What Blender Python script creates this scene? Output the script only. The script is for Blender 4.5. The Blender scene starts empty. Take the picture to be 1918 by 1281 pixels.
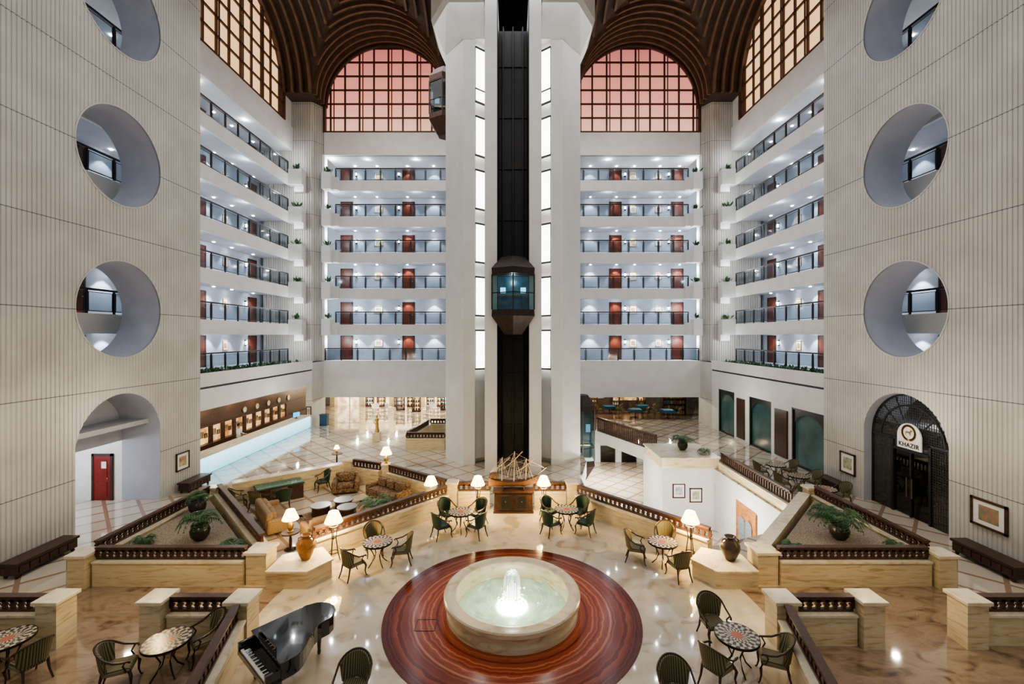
import bpy, math, random
from mathutils import Vector, Matrix, geometry
import bmesh
random.seed(7)
SC=bpy.context.scene
COL=SC.collection
pi=math.pi
F=830.0;EH=7.4;CX=959.0;HY=630.0
def G(u,v,h=0.0):
    Y=F*(EH-h)/(v-HY); return ((u-CX)*Y/F, Y, h)

# ---------------------------------------------------------------- materials
MATS={}
def newmat(name):
    m=bpy.data.materials.new(name); m.use_nodes=True
    nt=m.node_tree; b=nt.nodes['Principled BSDF']; return m,nt,b
def setc(b,col,rough,metal=0):
    b.inputs['Base Color'].default_value=(*col,1); b.inputs['Roughness'].default_value=rough; b.inputs['Metallic'].default_value=metal
def coords(nt,scale=(1,1,1),rot=(0,0,0)):
    tc=nt.nodes.new('ShaderNodeTexCoord'); mp=nt.nodes.new('ShaderNodeMapping')
    mp.inputs['Scale'].default_value=scale; mp.inputs['Rotation'].default_value=rot
    nt.links.new(tc.outputs['Object'],mp.inputs['Vector']); return mp
def ramp(nt,stops,interp='LINEAR'):
    r=nt.nodes.new('ShaderNodeValToRGB'); r.color_ramp.interpolation=interp
    el=r.color_ramp.elements
    while len(el)<len(stops): el.new(.5)
    for e,(p,c) in zip(el,stops): e.position=p; e.color=(*c,1)
    return r
def mat(name,col,rough=.5,metal=0,col2=None,scale=6,stretch=(1,1,1),bump=0,emit=0,coat=0):
    if name in MATS: return MATS[name]
    m,nt,b=newmat(name); setc(b,col,rough,metal)
    c2=col2 or tuple(c*.82 for c in col)
    mp=coords(nt,stretch); n=nt.nodes.new('ShaderNodeTexNoise'); n.inputs['Scale'].default_value=scale; n.inputs['Detail'].default_value=4
    nt.links.new(mp.outputs[0],n.inputs['Vector'])
    r=ramp(nt,[(.35,c2),(.65,col)]); nt.links.new(n.outputs['Fac'],r.inputs[0]); nt.links.new(r.outputs[0],b.inputs['Base Color'])
    if bump:
        bp=nt.nodes.new('ShaderNodeBump'); bp.inputs['Strength'].default_value=bump; bp.inputs['Distance'].default_value=.03
        nt.links.new(n.outputs['Fac'],bp.inputs['Height']); nt.links.new(bp.outputs[0],b.inputs['Normal'])
    if emit:
        nt.links.new(r.outputs[0],b.inputs['Emission Color']); b.inputs['Emission Strength'].default_value=emit
    if coat: b.inputs['Coat Weight'].default_value=coat
    MATS[name]=m; return m
def glassmat(name,col,opac=.15,rough=.03,edge=.45):
    m=bpy.data.materials.new(name); m.use_nodes=True; nt=m.node_tree; nt.nodes.clear()
    o=nt.nodes.new('ShaderNodeOutputMaterial'); t=nt.nodes.new('ShaderNodeBsdfTransparent'); t.inputs[0].default_value=(*col,1)
    g=nt.nodes.new('ShaderNodeBsdfGlossy'); g.inputs['Roughness'].default_value=rough
    mx=nt.nodes.new('ShaderNodeMixShader'); lw=nt.nodes.new('ShaderNodeLayerWeight'); lw.inputs['Blend'].default_value=.5
    pw=nt.nodes.new('ShaderNodeMath'); pw.operation='POWER'; pw.inputs[1].default_value=4; nt.links.new(lw.outputs['Facing'],pw.inputs[0])
    ad=nt.nodes.new('ShaderNodeMath'); ad.operation='MULTIPLY_ADD'; ad.use_clamp=True; ad.inputs[1].default_value=edge; ad.inputs[2].default_value=opac
    nt.links.new(pw.outputs[0],ad.inputs[0]); nt.links.new(ad.outputs[0],mx.inputs[0])
    nt.links.new(t.outputs[0],mx.inputs[1]); nt.links.new(g.outputs[0],mx.inputs[2]); nt.links.new(mx.outputs[0],o.inputs[0])
    return m
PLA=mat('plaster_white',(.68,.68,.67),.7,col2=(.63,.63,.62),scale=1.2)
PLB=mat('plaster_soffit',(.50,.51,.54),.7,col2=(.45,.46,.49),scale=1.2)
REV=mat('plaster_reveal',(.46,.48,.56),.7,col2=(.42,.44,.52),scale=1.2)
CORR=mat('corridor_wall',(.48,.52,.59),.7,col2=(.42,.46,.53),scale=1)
def ribmat():
    m,nt,b=newmat('ribbed_concrete'); setc(b,(.6,.57,.52),.75)
    mp=coords(nt); sx=nt.nodes.new('ShaderNodeSeparateXYZ'); nt.links.new(mp.outputs[0],sx.inputs[0])
    def M(op,a,bv=None,clamp=False):
        n=nt.nodes.new('ShaderNodeMath'); n.operation=op; n.use_clamp=clamp
        for i,x in enumerate([a,bv]):
            if x is None: continue
            if isinstance(x,(int,float)): n.inputs[i].default_value=x
            else: nt.links.new(x,n.inputs[i])
        return n.outputs[0]
    z=M('ADD',sx.outputs['Z'],-5.27+31.1); z=M('MODULO',z,3.11); line=M('LESS_THAN',z,.03)
    no=nt.nodes.new('ShaderNodeTexNoise'); no.inputs['Scale'].default_value=.7; no.inputs['Detail'].default_value=6
    nt.links.new(mp.outputs[0],no.inputs['Vector'])
    r=ramp(nt,[(.3,(.47,.455,.43)),(.7,(.57,.555,.53))]); nt.links.new(no.outputs['Fac'],r.inputs[0])
    mx=nt.nodes.new('ShaderNodeMixRGB'); nt.links.new(line,mx.inputs[0]); nt.links.new(r.outputs[0],mx.inputs[1]); mx.inputs[2].default_value=(.16,.155,.15,1)
    nt.links.new(mx.outputs[0],b.inputs['Base Color']); return m
RIB=ribmat()
def marble(name,c1,c2,c3,scale,rough,stretch=(1,1,1),coat=0,dist=1.6,stops=(.34,.45,.58,.72)):
    m,nt,b=newmat(name); setc(b,c1,rough)
    mp=coords(nt,stretch); n=nt.nodes.new('ShaderNodeTexNoise'); n.inputs['Scale'].default_value=scale; n.inputs['Detail'].default_value=9; n.inputs['Distortion'].default_value=dist
    nt.links.new(mp.outputs[0],n.inputs['Vector'])
    r=ramp(nt,list(zip(stops,(c3,c2,c1,c2)))); nt.links.new(n.outputs['Fac'],r.inputs[0]); nt.links.new(r.outputs[0],b.inputs['Base Color'])
    if coat: b.inputs['Coat Weight'].default_value=coat; b.inputs['Coat Roughness'].default_value=.03
    return m
MARB=marble('travertine_cream',(.72,.62,.42),(.65,.53,.33),(.50,.38,.21),1.6,.28,(.6,.6,5))
CAP=marble('travertine_cap',(.76,.70,.56),(.71,.63,.47),(.60,.50,.35),2,.25)
COURT=marble('floor_court_cream',(.62,.54,.42),(.56,.48,.36),(.42,.34,.24),1.0,.05,coat=.8,stops=(.36,.43,.56,.72))
BROWN=marble('floor_brown_marble',(.31,.225,.155),(.24,.165,.11),(.12,.075,.05),1.3,.06,(1,1.8,1),coat=.6,dist=1.2,stops=(.32,.42,.56,.72))
FOUNT=marble('fountain_stone',(.66,.56,.40),(.60,.49,.33),(.48,.37,.23),1.2,.25,(1,1,4))
def tilemat():
    m,nt,b=newmat('floor_diamond_tile'); setc(b,(.7,.6,.5),.06)
    mp=coords(nt,(1,1,1),(0,0,pi/4)); br=nt.nodes.new('ShaderNodeTexBrick'); br.offset=0
    br.inputs['Scale'].default_value=1; br.inputs['Brick Width'].default_value=1.1; br.inputs['Row Height'].default_value=1.1
    br.inputs['Mortar Size'].default_value=.065; br.inputs['Mortar Smooth'].default_value=0
    br.inputs['Color1'].default_value=(.60,.54,.45,1); br.inputs['Color2'].default_value=(.50,.43,.34,1); br.inputs['Mortar'].default_value=(.32,.22,.15,1)
    nt.links.new(mp.outputs[0],br.inputs['Vector']); nt.links.new(br.outputs[0],b.inputs['Base Color'])
    b.inputs['Coat Weight'].default_value=.5
    return m
TILE=tilemat()
def ringmat():
    m,nt,b=newmat('floor_ring_redstone'); setc(b,(.3,.08,.04),.14)
    tc=coords(nt); sx=nt.nodes.new('ShaderNodeVectorMath'); sx.operation='LENGTH'; nt.links.new(tc.outputs[0],sx.inputs[0])
    n=nt.nodes.new('ShaderNodeTexNoise'); n.inputs['Scale'].default_value=3; n.inputs['Detail'].default_value=6; nt.links.new(tc.outputs[0],n.inputs['Vector'])
    a=nt.nodes.new('ShaderNodeMath'); a.operation='MULTIPLY_ADD'; a.inputs[1].default_value=.16; nt.links.new(n.outputs['Fac'],a.inputs[0]); nt.links.new(sx.outputs['Value'],a.inputs[2])
    g=nt.nodes.new('ShaderNodeTexNoise'); g.noise_dimensions='1D'; g.inputs['Scale'].default_value=11; g.inputs['Detail'].default_value=4
    nt.links.new(a.outputs[0],g.inputs['W'])
    r=ramp(nt,[(.3,(.15,.03,.016)),(.5,(.23,.05,.026)),(.62,(.29,.08,.04)),(.76,(.38,.16,.09))]); nt.links.new(g.outputs['Fac'],r.inputs[0])
    k=nt.nodes.new('ShaderNodeMath'); k.operation='DIVIDE'; k.inputs[1].default_value=3.4; nt.links.new(sx.outputs['Value'],k.inputs[0])
    rr=ramp(nt,[(0,(1.5,1.6,1.5)),(.58,(.8,.7,.7)),(.595,(1.3,1.35,1.3)),(.74,(1,1,1)),(.755,(1.6,2.2,2.2)),(.77,(.85,.8,.8)),(.93,(.45,.36,.36))],'CONSTANT'); nt.links.new(k.outputs[0],rr.inputs[0])
    mu=nt.nodes.new('ShaderNodeMixRGB'); mu.blend_type='MULTIPLY'; mu.inputs[0].default_value=1; nt.links.new(r.outputs[0],mu.inputs[1]); nt.links.new(rr.outputs[0],mu.inputs[2])
    nt.links.new(mu.outputs[0],b.inputs['Base Color'])
    return m
RING=ringmat()
def mosaicmat():
    m,nt,b=newmat('mosaic_top'); setc(b,(.6,.5,.4),.25)
    tc=coords(nt,(1,1,0)); l=nt.nodes.new('ShaderNodeVectorMath'); l.operation='LENGTH'; nt.links.new(tc.outputs[0],l.inputs[0])
    g=nt.nodes.new('ShaderNodeTexGradient'); g.gradient_type='RADIAL'; nt.links.new(tc.outputs[0],g.inputs[0])
    k=nt.nodes.new('ShaderNodeMath'); k.operation='MULTIPLY'; k.inputs[1].default_value=16; nt.links.new(g.outputs['Fac'],k.inputs[0])
    fr=nt.nodes.new('ShaderNodeMath'); fr.operation='FRACT'; nt.links.new(k.outputs[0],fr.inputs[0])
    lt=nt.nodes.new('ShaderNodeMath'); lt.operation='LESS_THAN'; lt.inputs[1].default_value=.5; nt.links.new(fr.outputs[0],lt.inputs[0])
    ra=ramp(nt,[(0,(.4,.12,.06)),(.12,(.5,.44,.34)),(.2,(.05,.03,.025)),(.26,(.46,.40,.31)),(.38,(.07,.035,.03))],'CONSTANT')
    rb=ramp(nt,[(0,(.4,.12,.06)),(.12,(.12,.06,.04)),(.2,(.42,.36,.28)),(.26,(.06,.04,.03)),(.38,(.45,.40,.31))],'CONSTANT')
    for r in (ra,rb): nt.links.new(l.outputs['Value'],r.inputs[0])
    mx=nt.nodes.new('ShaderNodeMixRGB'); nt.links.new(lt.outputs[0],mx.inputs[0]); nt.links.new(ra.outputs[0],mx.inputs[1]); nt.links.new(rb.outputs[0],mx.inputs[2])
    nt.links.new(mx.outputs[0],b.inputs['Base Color']); return m
MOS=mosaicmat()
WOOD=mat('wood_dark',(.06,.028,.02),.35,col2=(.032,.015,.01),scale=8,stretch=(1,1,6))
WOODR=mat('wood_rail',(.075,.036,.025),.35,col2=(.045,.02,.013),scale=8)
DOORM=mat('door_mahogany',(.17,.04,.02),.35,col2=(.10,.023,.012),scale=3,stretch=(4,4,.5))
REDDOOR=mat('door_red',(.22,.02,.015),.4,col2=(.17,.013,.01))
VAULT=mat('vault_brown',(.070,.042,.029),.6,col2=(.048,.028,.019),scale=2)
RIBS=mat('vault_rib_brown',(.150,.092,.062),.55,col2=(.105,.062,.041),scale=2)
MULL=mat('mullion_brown',(.09,.045,.032),.5,col2=(.06,.03,.021))
BLACK=mat('black_metal',(.02,.02,.022),.4,col2=(.012,.012,.014))
GRIL=mat('grille_grey',(.07,.07,.07),.5,.2,col2=(.05,.05,.05))
SHAFT=mat('shaft_dark',(.04,.037,.037),.5,col2=(.03,.028,.028),scale=1)
BRONZE=mat('bronze_brown',(.045,.027,.022),.4,.2,col2=(.025,.016,.013))
BRONZEL=mat('bronze_copper',(.085,.036,.022),.4,.2,col2=(.055,.024,.015))
PIANO=mat('piano_black',(.006,.006,.008),.06,col2=(.004,.004,.005),coat=1)
IVORY=mat('ivory_key',(.85,.82,.74),.3)
GREEN=mat('leather_green',(.022,.055,.036),.4,col2=(.012,.034,.022),scale=20)
def stripemat(name,c1,c2):
    m,nt,b=newmat(name); setc(b,c1,.6)
    tc=nt.nodes.new('ShaderNodeTexCoord'); w=nt.nodes.new('ShaderNodeTexWave'); w.inputs['Scale'].default_value=7; w.inputs['Distortion'].default_value=.2
    nt.links.new(tc.outputs['Object'],w.inputs['Vector']); r=ramp(nt,[(.35,c1),(.6,c2)]); nt.links.new(w.outputs['Fac'],r.inputs[0]); nt.links.new(r.outputs[0],b.inputs['Base Color']); return m
STRIPE=stripemat('fabric_stripe',(.045,.05,.025),(.21,.17,.09))
IRON=mat('wrought_iron',(.03,.025,.02),.45,.5)
LEAF=mat('leaf_green',(.05,.14,.04),.5,col2=(.02,.07,.02),scale=9)
GRAVEL=mat('gravel',(.42,.35,.28),.9,col2=(.16,.12,.085),scale=30,bump=1)
POTB=mat('pot_black',(.03,.028,.026),.3)
AMBER=mat('pot_amber',(.36,.17,.05),.25,col2=(.22,.09,.025),scale=5)
POTD=mat('pot_brown',(.06,.038,.03),.35,col2=(.035,.022,.018),scale=5)
BRASS=mat('brass',(.6,.4,.16),.3,.9)
GOLD=mat('gold_paint',(.65,.42,.12),.35,.5)
BEIGE=mat('fabric_beige',(.30,.21,.12),.85,col2=(.20,.135,.075),scale=25)
PAISLEY=mat('fabric_patterned',(.26,.17,.10),.85,col2=(.06,.03,.018),scale=14)
RUG=mat('rug_red',(.20,.05,.03),.95,col2=(.34,.25,.16),scale=6)
WHITEC=mat('white_paint',(.8,.8,.79),.4,col2=(.75,.75,.74))
BLUEC=mat('cloth_blue',(.02,.13,.24),.6)
def emat(name,col,s,col2=None):
    m,nt,b=newmat(name); c2=col2 or col
    setc(b,tuple(x*.5 for x in col),.5)
    mp=coords(nt); n=nt.nodes.new('ShaderNodeTexNoise'); n.inputs['Scale'].default_value=.25 if not col2 else 1.6; nt.links.new(mp.outputs[0],n.inputs['Vector'])
    r=ramp(nt,[(.35,c2),(.65,col)]); nt.links.new(n.outputs['Fac'],r.inputs[0]); nt.links.new(r.outputs[0],b.inputs['Emission Color']); b.inputs['Emission Strength'].default_value=s; return m
def gradz(name,stops,z0,z1,s):
    m,nt,b=newmat(name); setc(b,(.3,.2,.2),.5); mp=coords(nt); sx=nt.nodes.new('ShaderNodeSeparateXYZ'); nt.links.new(mp.outputs[0],sx.inputs[0])
    mr=nt.nodes.new('ShaderNodeMapRange'); mr.inputs[1].default_value=z0; mr.inputs[2].default_value=z1; nt.links.new(sx.outputs['Z'],mr.inputs[0])
    r=ramp(nt,stops); nt.links.new(mr.outputs[0],r.inputs[0]); nt.links.new(r.outputs[0],b.inputs['Emission Color']); b.inputs['Emission Strength'].default_value=s; return m
PINK=gradz('window_dusk_pink',[(0,(1,.54,.38)),(.35,(.90,.34,.25)),(1,(.52,.14,.13))],25,32.7,.85)
ORANGE=gradz('window_dusk_orange',[(0,(1,.60,.29)),(.5,(1,.64,.34)),(1,(.90,.52,.27))],25,32.7,.95)
TWIN=emat('tower_window_glow',(1,1,.92),4)
SHADE=emat('lampshade_glow',(1,.80,.38),6.0)
BULB=emat('downlight_glow',(.95,.97,1),60)
PICL=emat('sconce_glow',(.95,.98,1),25)
DESKG=gradz('desk_front_glow',[(0,(.12,.50,.62)),(1,(.50,.88,1))],0,1,1.7)
AMBL=emat('shelf_glow',(1,.66,.30),1.1,(.30,.11,.03))
SHOP=emat('shop_glow',(1,.86,.60),2.2,(.40,.22,.12))
WATERG=emat('fountain_light',(1,1,.86),14)
GLASSR=glassmat('glass_rail',(.45,.50,.54),.06,.08,.2)
GLASST=glassmat('glass_blue',(.50,.66,.70),.06)
GLASSD=glassmat('glass_dark',(.25,.25,.25),.08)
TEAL=mat('window_greygreen',(.045,.085,.08),.12,col2=(.025,.05,.048),scale=.6,emit=.35)
CABIN=mat('cabin_interior_glow',(.035,.09,.12),.3,col2=(.012,.035,.05),scale=3,emit=.35)  # lit cabin imitated by a weak glow in the panel colour
CABIND=mat('cabin_dark',(.015,.02,.022),.3,col2=(.01,.012,.014),scale=3)

# ---------------------------------------------------------------- mesh builder
class MB:
    def __init__(s): s.v=[];s.f=[];s.mi=[];s.m=0
    def add(s,vs,fs):
        o=len(s.v)
        for p in vs: s.v.append(tuple(p))
        for f in fs: s.f.append(tuple(i+o for i in f)); s.mi.append(s.m)
        return s
    def box(s,x0,y0,z0,x1,y1,z1):
        return s.add([(x0,y0,z0),(x1,y0,z0),(x1,y1,z0),(x0,y1,z0),(x0,y0,z1),(x1,y0,z1),(x1,y1,z1),(x0,y1,z1)],
          [(0,3,2,1),(4,5,6,7),(0,1,5,4),(1,2,6,5),(2,3,7,6),(3,0,4,7)])
    def prism(s,poly,z0,z1,cap=True):
        n=len(poly); vs=[(p[0],p[1],z0) for p in poly]+[(p[0],p[1],z1) for p in poly]
        fs=[(i,(i+1)%n,n+(i+1)%n,n+i) for i in range(n)]
        if cap: fs+= [tuple(range(n-1,-1,-1)),tuple(range(n,2*n))]
        return s.add(vs,fs)
    def frus(s,p0,z0,p1,z1):
        n=len(p0); vs=[(p[0],p[1],z0) for p in p0]+[(p[0],p[1],z1) for p in p1]
        return s.add(vs,[(i,(i+1)%n,n+(i+1)%n,n+i) for i in range(n)]+[tuple(range(n-1,-1,-1)),tuple(range(n,2*n))])
    def lathe(s,prof,n=24,c=(0,0,0),a0=0,cap=True):
        vs=[];fs=[]
        for r,z in prof:
            for i in range(n):
                a=a0+2*pi*i/n; vs.append((c[0]+r*math.cos(a),c[1]+r*math.sin(a),c[2]+z))
        for j in range(len(prof)-1):
            for i in range(n):
                fs.append((j*n+i,j*n+(i+1)%n,(j+1)*n+(i+1)%n,(j+1)*n+i))
        if cap and prof[0][0]>1e-4: fs.append(tuple(range(n-1,-1,-1)))
        if cap and prof[-1][0]>1e-2: fs.append(tuple((len(prof)-1)*n+i for i in range(n)))
        return s.add(vs,fs)
    def ringl(s,prof,n=48,c=(0,0,0)):
        vs=[];fs=[];k=len(prof)
        for r,z in prof:
            for i in range(n):
                a=2*pi*i/n; vs.append((c[0]+r*math.cos(a),c[1]+r*math.sin(a),c[2]+z))
        for j in range(k):
            for i in range(n):
                fs.append((j*n+i,j*n+(i+1)%n,((j+1)%k)*n+(i+1)%n,((j+1)%k)*n+i))
        return s.add(vs,fs)
    def tube(s,path,r,n=6):
        P=[Vector(p) for p in path]; k=len(P); rr=r if isinstance(r,(list,tuple)) else [r]*k
        vs=[];fs=[]
        for j in range(k):
            d=(P[min(j+1,k-1)]-P[max(j-1,0)]).normalized()
            up=Vector((0,0,1)) if abs(d.z)<.9 else Vector((1,0,0))
            a=d.cross(up).normalized(); b=a.cross(d)
            for i in range(n):
                t=2*pi*i/n; vs.append(P[j]+a*math.cos(t)*rr[j]+b*math.sin(t)*rr[j])
        for j in range(k-1):
            for i in range(n): fs.append((j*n+i,j*n+(i+1)%n,(j+1)*n+(i+1)%n,(j+1)*n+i))
        fs+=[tuple(range(n-1,-1,-1)),tuple((k-1)*n+i for i in range(n))]
        return s.add(vs,fs)
    def beam(s,p,q,w,h):
        p=Vector(p);q=Vector(q);d=(q-p); L=d.length; d.normalize()
        up=Vector((0,0,1)) if abs(d.z)<.95 else Vector((0,1,0))
        a=d.cross(up).normalized(); b=a.cross(d)
        vs=[]
        for t in (p,q):
            for i,j in ((-1,-1),(1,-1),(1,1),(-1,1)): vs.append(t+a*(i*w/2)+b*(j*h/2))
        return s.add(vs,[(0,1,2,3),(7,6,5,4),(0,4,5,1),(1,5,6,2),(2,6,7,3),(3,7,4,0)])
    def ball(s,c,r,sz=1,n=12):
        pr=[(max(r*math.sin(pi*i/8),0.0005),-r*sz*math.cos(pi*i/8)) for i in range(9)]
        return s.lathe(pr,n,c)
    def obj(s,name,mats,parent=None,loc=(0,0,0),rot=0,smooth=False,kind=None,label=None,category=None,recalc=True,group=None,bevel=0):
        me=bpy.data.meshes.new(name); me.from_pydata(s.v,[],s.f); 
        if not isinstance(mats,(list,tuple)): mats=[mats]
        for m in mats: me.materials.append(m)
        me.polygons.foreach_set('material_index',s.mi)
        if recalc:
            bm=bmesh.new(); bm.from_mesh(me); bmesh.ops.recalc_face_normals(bm,faces=bm.faces); bm.to_mesh(me); bm.free()
        if smooth:
            me.polygons.foreach_set('use_smooth',[True]*len(me.polygons))
            try: me.set_sharp_from_angle(angle=math.radians(40))
            except Exception: pass
        o=bpy.data.objects.new(name,me); COL.objects.link(o)
        if parent: o.parent=parent
        o.location=loc; o.rotation_euler=(0,0,rot)
        if kind: o['kind']=kind
        if label: o['label']=label
        if category: o['category']=category
        if group: o['group']=group
        if bevel:
            md=o.modifiers.new('bevel','BEVEL'); md.width=bevel; md.segments=3; md.limit_method='ANGLE'
        return o
def thing(name,label,category,loc=(0,0,0),rot=0,group=None):
    e=bpy.data.objects.new(name,None); e.empty_display_size=.2; COL.objects.link(e); e.location=loc; e.rotation_euler=(0,0,rot)
    e['label']=label; e['category']=category
    if group: e['group']=group
    return e
def dup(root,loc,rot=None,label=None,group=None):
    def cp(o,par):
        n=o.copy(); COL.objects.link(n)
        if par: n.parent=par
        for ch in o.children: cp(ch,n)
        return n
    n=cp(root,None); n.location=loc
    if rot is not None: n.rotation_euler=(0,0,rot)
    if label: n['label']=label
    if group: n['group']=group
    return n
def struct(mb,name,mats,**k): return mb.obj(name,mats,kind='structure',**k)
def light(kind,loc,energy,col=(1,1,1),size=.1,rot=None,size_y=None,ang=100,blend=.8):
    l=bpy.data.lights.new('lamp_light',kind); l.energy=energy; l.color=col  # serves lamp fixtures and also added fill lights that have no fixture
    if kind=='AREA':
        l.size=size
        if size_y: l.shape='RECTANGLE'; l.size_y=size_y
    else: l.shadow_soft_size=size
    if kind=='SPOT': l.spot_size=math.radians(ang); l.spot_blend=blend
    o=bpy.data.objects.new('lamp_light',l); COL.objects.link(o); o.location=loc
    if rot: o.rotation_euler=rot
    return o
cnt={'door':0,'window':0,'trim':0}
def nm(k): cnt[k]+=1; return '%s_%d'%(k,cnt[k])

# ---------------------------------------------------------------- camera / world
cam=bpy.data.cameras.new('camera'); co=bpy.data.objects.new('camera',cam); COL.objects.link(co)
cam.sensor_width=36; cam.lens=36*F/1918; cam.shift_y=-10.5/1918; cam.clip_start=.1; cam.clip_end=300
co.location=(0,0,EH); co.rotation_euler=(pi/2,0,0); SC.camera=co
w=bpy.data.worlds.new('world'); SC.world=w; w.use_nodes=True
w.node_tree.nodes['Background'].inputs[0].default_value=(1,.97,.94,1); w.node_tree.nodes['Background'].inputs[1].default_value=.30

# ---------------------------------------------------------------- floors
hole=[(3.6,19.6),(7.0,15.6),(11.3,17.4),(11.3,24.8),(8.4,24.8),(9.2,28.6),(6.6,34.8),(3.9,34.8),(3.9,29.3),(4.4,29.0),(4.4,26.2),(3.6,23.0)]
outer=[(-27,-4),(27,-4),(27,56),(-27,56)]
tri=geometry.tessellate_polygon([[Vector((*p,0)) for p in outer],[Vector((*p,0)) for p in hole]])
allp=outer+hole
mb=MB(); mb.add([(p[0],p[1],0) for p in allp],[tuple(t) for t in tri])
o=struct(mb,'floor',TILE)
for p in o.data.polygons:
    if p.normal.z<0: p.flip()
mb=MB(); mb.prism([(-15.9,-4),(15.9,-4),(15.9,11.3),(12.7,11.3),(12.7,13.1),(-12.7,13.1),(-12.7,11.3),(-15.9,11.3)],.001,.006)
struct(mb,'floor_brown_inlay',BROWN)
mb=MB(); mb.prism([(6.75*math.cos(2*pi*i/64),6.75*math.sin(2*pi*i/64)) for i in range(64)],.002,.012)
struct(mb,'floor_court_inlay',COURT,loc=(0,12,0))
mb=MB(); mb.ringl([(1.7,.013),(3.4,.013),(3.4,.02),(1.7,.02)],96)
struct(mb,'floor_ring_inlay',RING,loc=(0,12,0))
mb=MB()
for a,b in (((-2.45,11.1),(-1.95,11.1)),((-1.95,11.1),(-1.95,11.55)),((-1.95,11.55),(-2.45,11.55)),((-2.45,11.55),(-2.45,11.1))):
    mb.beam((*a,.022),(*b,.022),.02,.008)
struct(mb,nm('trim'),BLACK)
mb=MB(); n=len(hole)
for i in range(n):
    a=hole[i];b=hole[(i+1)%n]; mb.add([(*a,0),(*b,0),(*b,-.85),(*a,-.85)],[(0,1,2,3)])
struct(mb,nm('trim'),PLA,recalc=False)
# basement
mb=MB(); mb.box(-1,12,-3.6,20,44,-3.4); struct(mb,'floor_basement',TILE)
mb=MB(); mb.box(8.45,24.85,-3.4,8.65,28.5,-.02);mb.box(8.65,24.85,-3.4,11.6,25.0,-.02); struct(mb,'wall_stairwell',PLA,recalc=False)
mb=MB(); mb.box(11.35,14,-3.4,11.55,24.8,-.02); struct(mb,'wall_basement_right',PLA)
mb=MB(); mb.box(-1,43,-3.4,20,43.2,-.02); struct(mb,'wall_basement_back',PLA)
mb=MB(); mb.box(3.3,14,-3.4,3.5,43,-.02); struct(mb,'wall_basement_left',PLA)
mb=MB(); mb.box(3.5,38.1,-3.4,16,38.3,-.02); struct(mb,nm('trim'),PLA)
for i,x in enumerate((7.6,9.4)):
    mb=MB(); mb.box(x,38.04,-3.4,x+1.25,38.08,-2.0); mb.m=1
    for q in (x,x+1.19): mb.box(q,37.98,-3.4,q+.06,38.06,-2.0)
    mb.box(x,37.98,-2.06,x+1.25,38.06,-1.98)
    struct(mb,nm('window'),[GLASSD,BLACK])
light('AREA',(6.8,32.5,-.95),520,(1,.95,.84),4,None,5)  # added to brighten the basement floor, no fixture here
for x,y in ((6,26),(9.5,21),(7.5,19)): light('POINT',(x,y,-1.1),300,(1,.95,.84),.3)  # more added basement fill without fixtures

# ---------------------------------------------------------------- ribbed near walls
def corr(y0,y1,xf,xb,sgn,pitch=.15,d=.028):
    pts=[(xb,y1),(xb,y0)]
    y=y0
    while y<y1-pitch*.99:
        pts+= [(xf,y),(xf,y+pitch*.55),(xf+sgn*d,y+pitch*.68),(xf+sgn*d,y+pitch*.88)]
        y+=pitch
    pts.append((xf,y1)); return pts
for s,nmw in ((-1,'wall_left'),(1,'wall_right')):
    mb=MB(); mb.prism(corr(3.0,22.6,s*15.9,s*17.65,s),0,34); wo=struct(mb,nmw,[RIB,REV])
    cu=MB()
    for k,zc in enumerate((8.5,14.7,20.92)):
        n=96
        ring=[(18.1+1.95*math.cos(2*pi*i/n),zc+1.95*math.sin(2*pi*i/n)) for i in range(n)]
        vs=[(s*15,p[0],p[1]) for p in ring]+[(s*19,p[0],p[1]) for p in ring]
        cu.add(vs,[(i,(i+1)%n,n+(i+1)%n,n+i) for i in range(n)]+[tuple(range(n-1,-1,-1)),tuple(range(n,2*n))])
    n=49; ring=[(18.1+1.95*math.cos(pi*i/(n-1)),3.11+1.95*math.sin(pi*i/(n-1))) for i in range(n)]+[(16.15,-.5),(20.05,-.5)]; n=len(ring)
    vs=[(s*15,p[0],p[1]) for p in ring]+[(s*19,p[0],p[1]) for p in ring]
    cu.add(vs,[(i,(i+1)%n,n+(i+1)%n,n+i) for i in range(n)]+[tuple(range(n-1,-1,-1)),tuple(range(n,2*n))])
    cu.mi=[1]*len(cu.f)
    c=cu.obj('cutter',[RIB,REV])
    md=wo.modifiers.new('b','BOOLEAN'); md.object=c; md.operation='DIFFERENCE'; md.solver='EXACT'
    try: md.material_mode='INDEX'
    except Exception: pass
    dg=bpy.context.evaluated_depsgraph_get(); nme=bpy.data.meshes.new_from_object(wo.evaluated_get(dg)); wo.modifiers.clear(); wo.data=nme
    bpy.data.objects.remove(c)
    mb=MB()
    for zc in (8.5,14.7,20.92):
        n=96; vs=[];fs=[]
        for (r,x) in ((1.95,15.885),(2.0,15.885),(2.0,15.96),(1.95,15.96)):
            for i in range(n): vs.append((s*x,18.1+r*math.cos(2*pi*i/n),zc+r*math.sin(2*pi*i/n)))
        for j in range(4):
            for i in range(n): fs.append((j*n+i,j*n+(i+1)%n,((j+1)%4)*n+(i+1)%n,((j+1)%4)*n+i))
        mb.add(vs,fs)
    struct(mb,nm('trim'),RIB)
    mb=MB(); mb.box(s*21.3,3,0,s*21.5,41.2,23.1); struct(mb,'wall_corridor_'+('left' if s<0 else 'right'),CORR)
mb=MB(); mb.box(-21.3,20.06,0,-17.6,20.2,3.4); struct(mb,'wall_vestibule_back',WHITEC)
mb=MB(); mb.box(-17.85,14,2.7,-17.66,20.05,5.3); struct(mb,'wall_vestibule_header',REV)
light('POINT',(-19.4,17.6,2.4),170,(.93,.96,1),.3)

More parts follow.
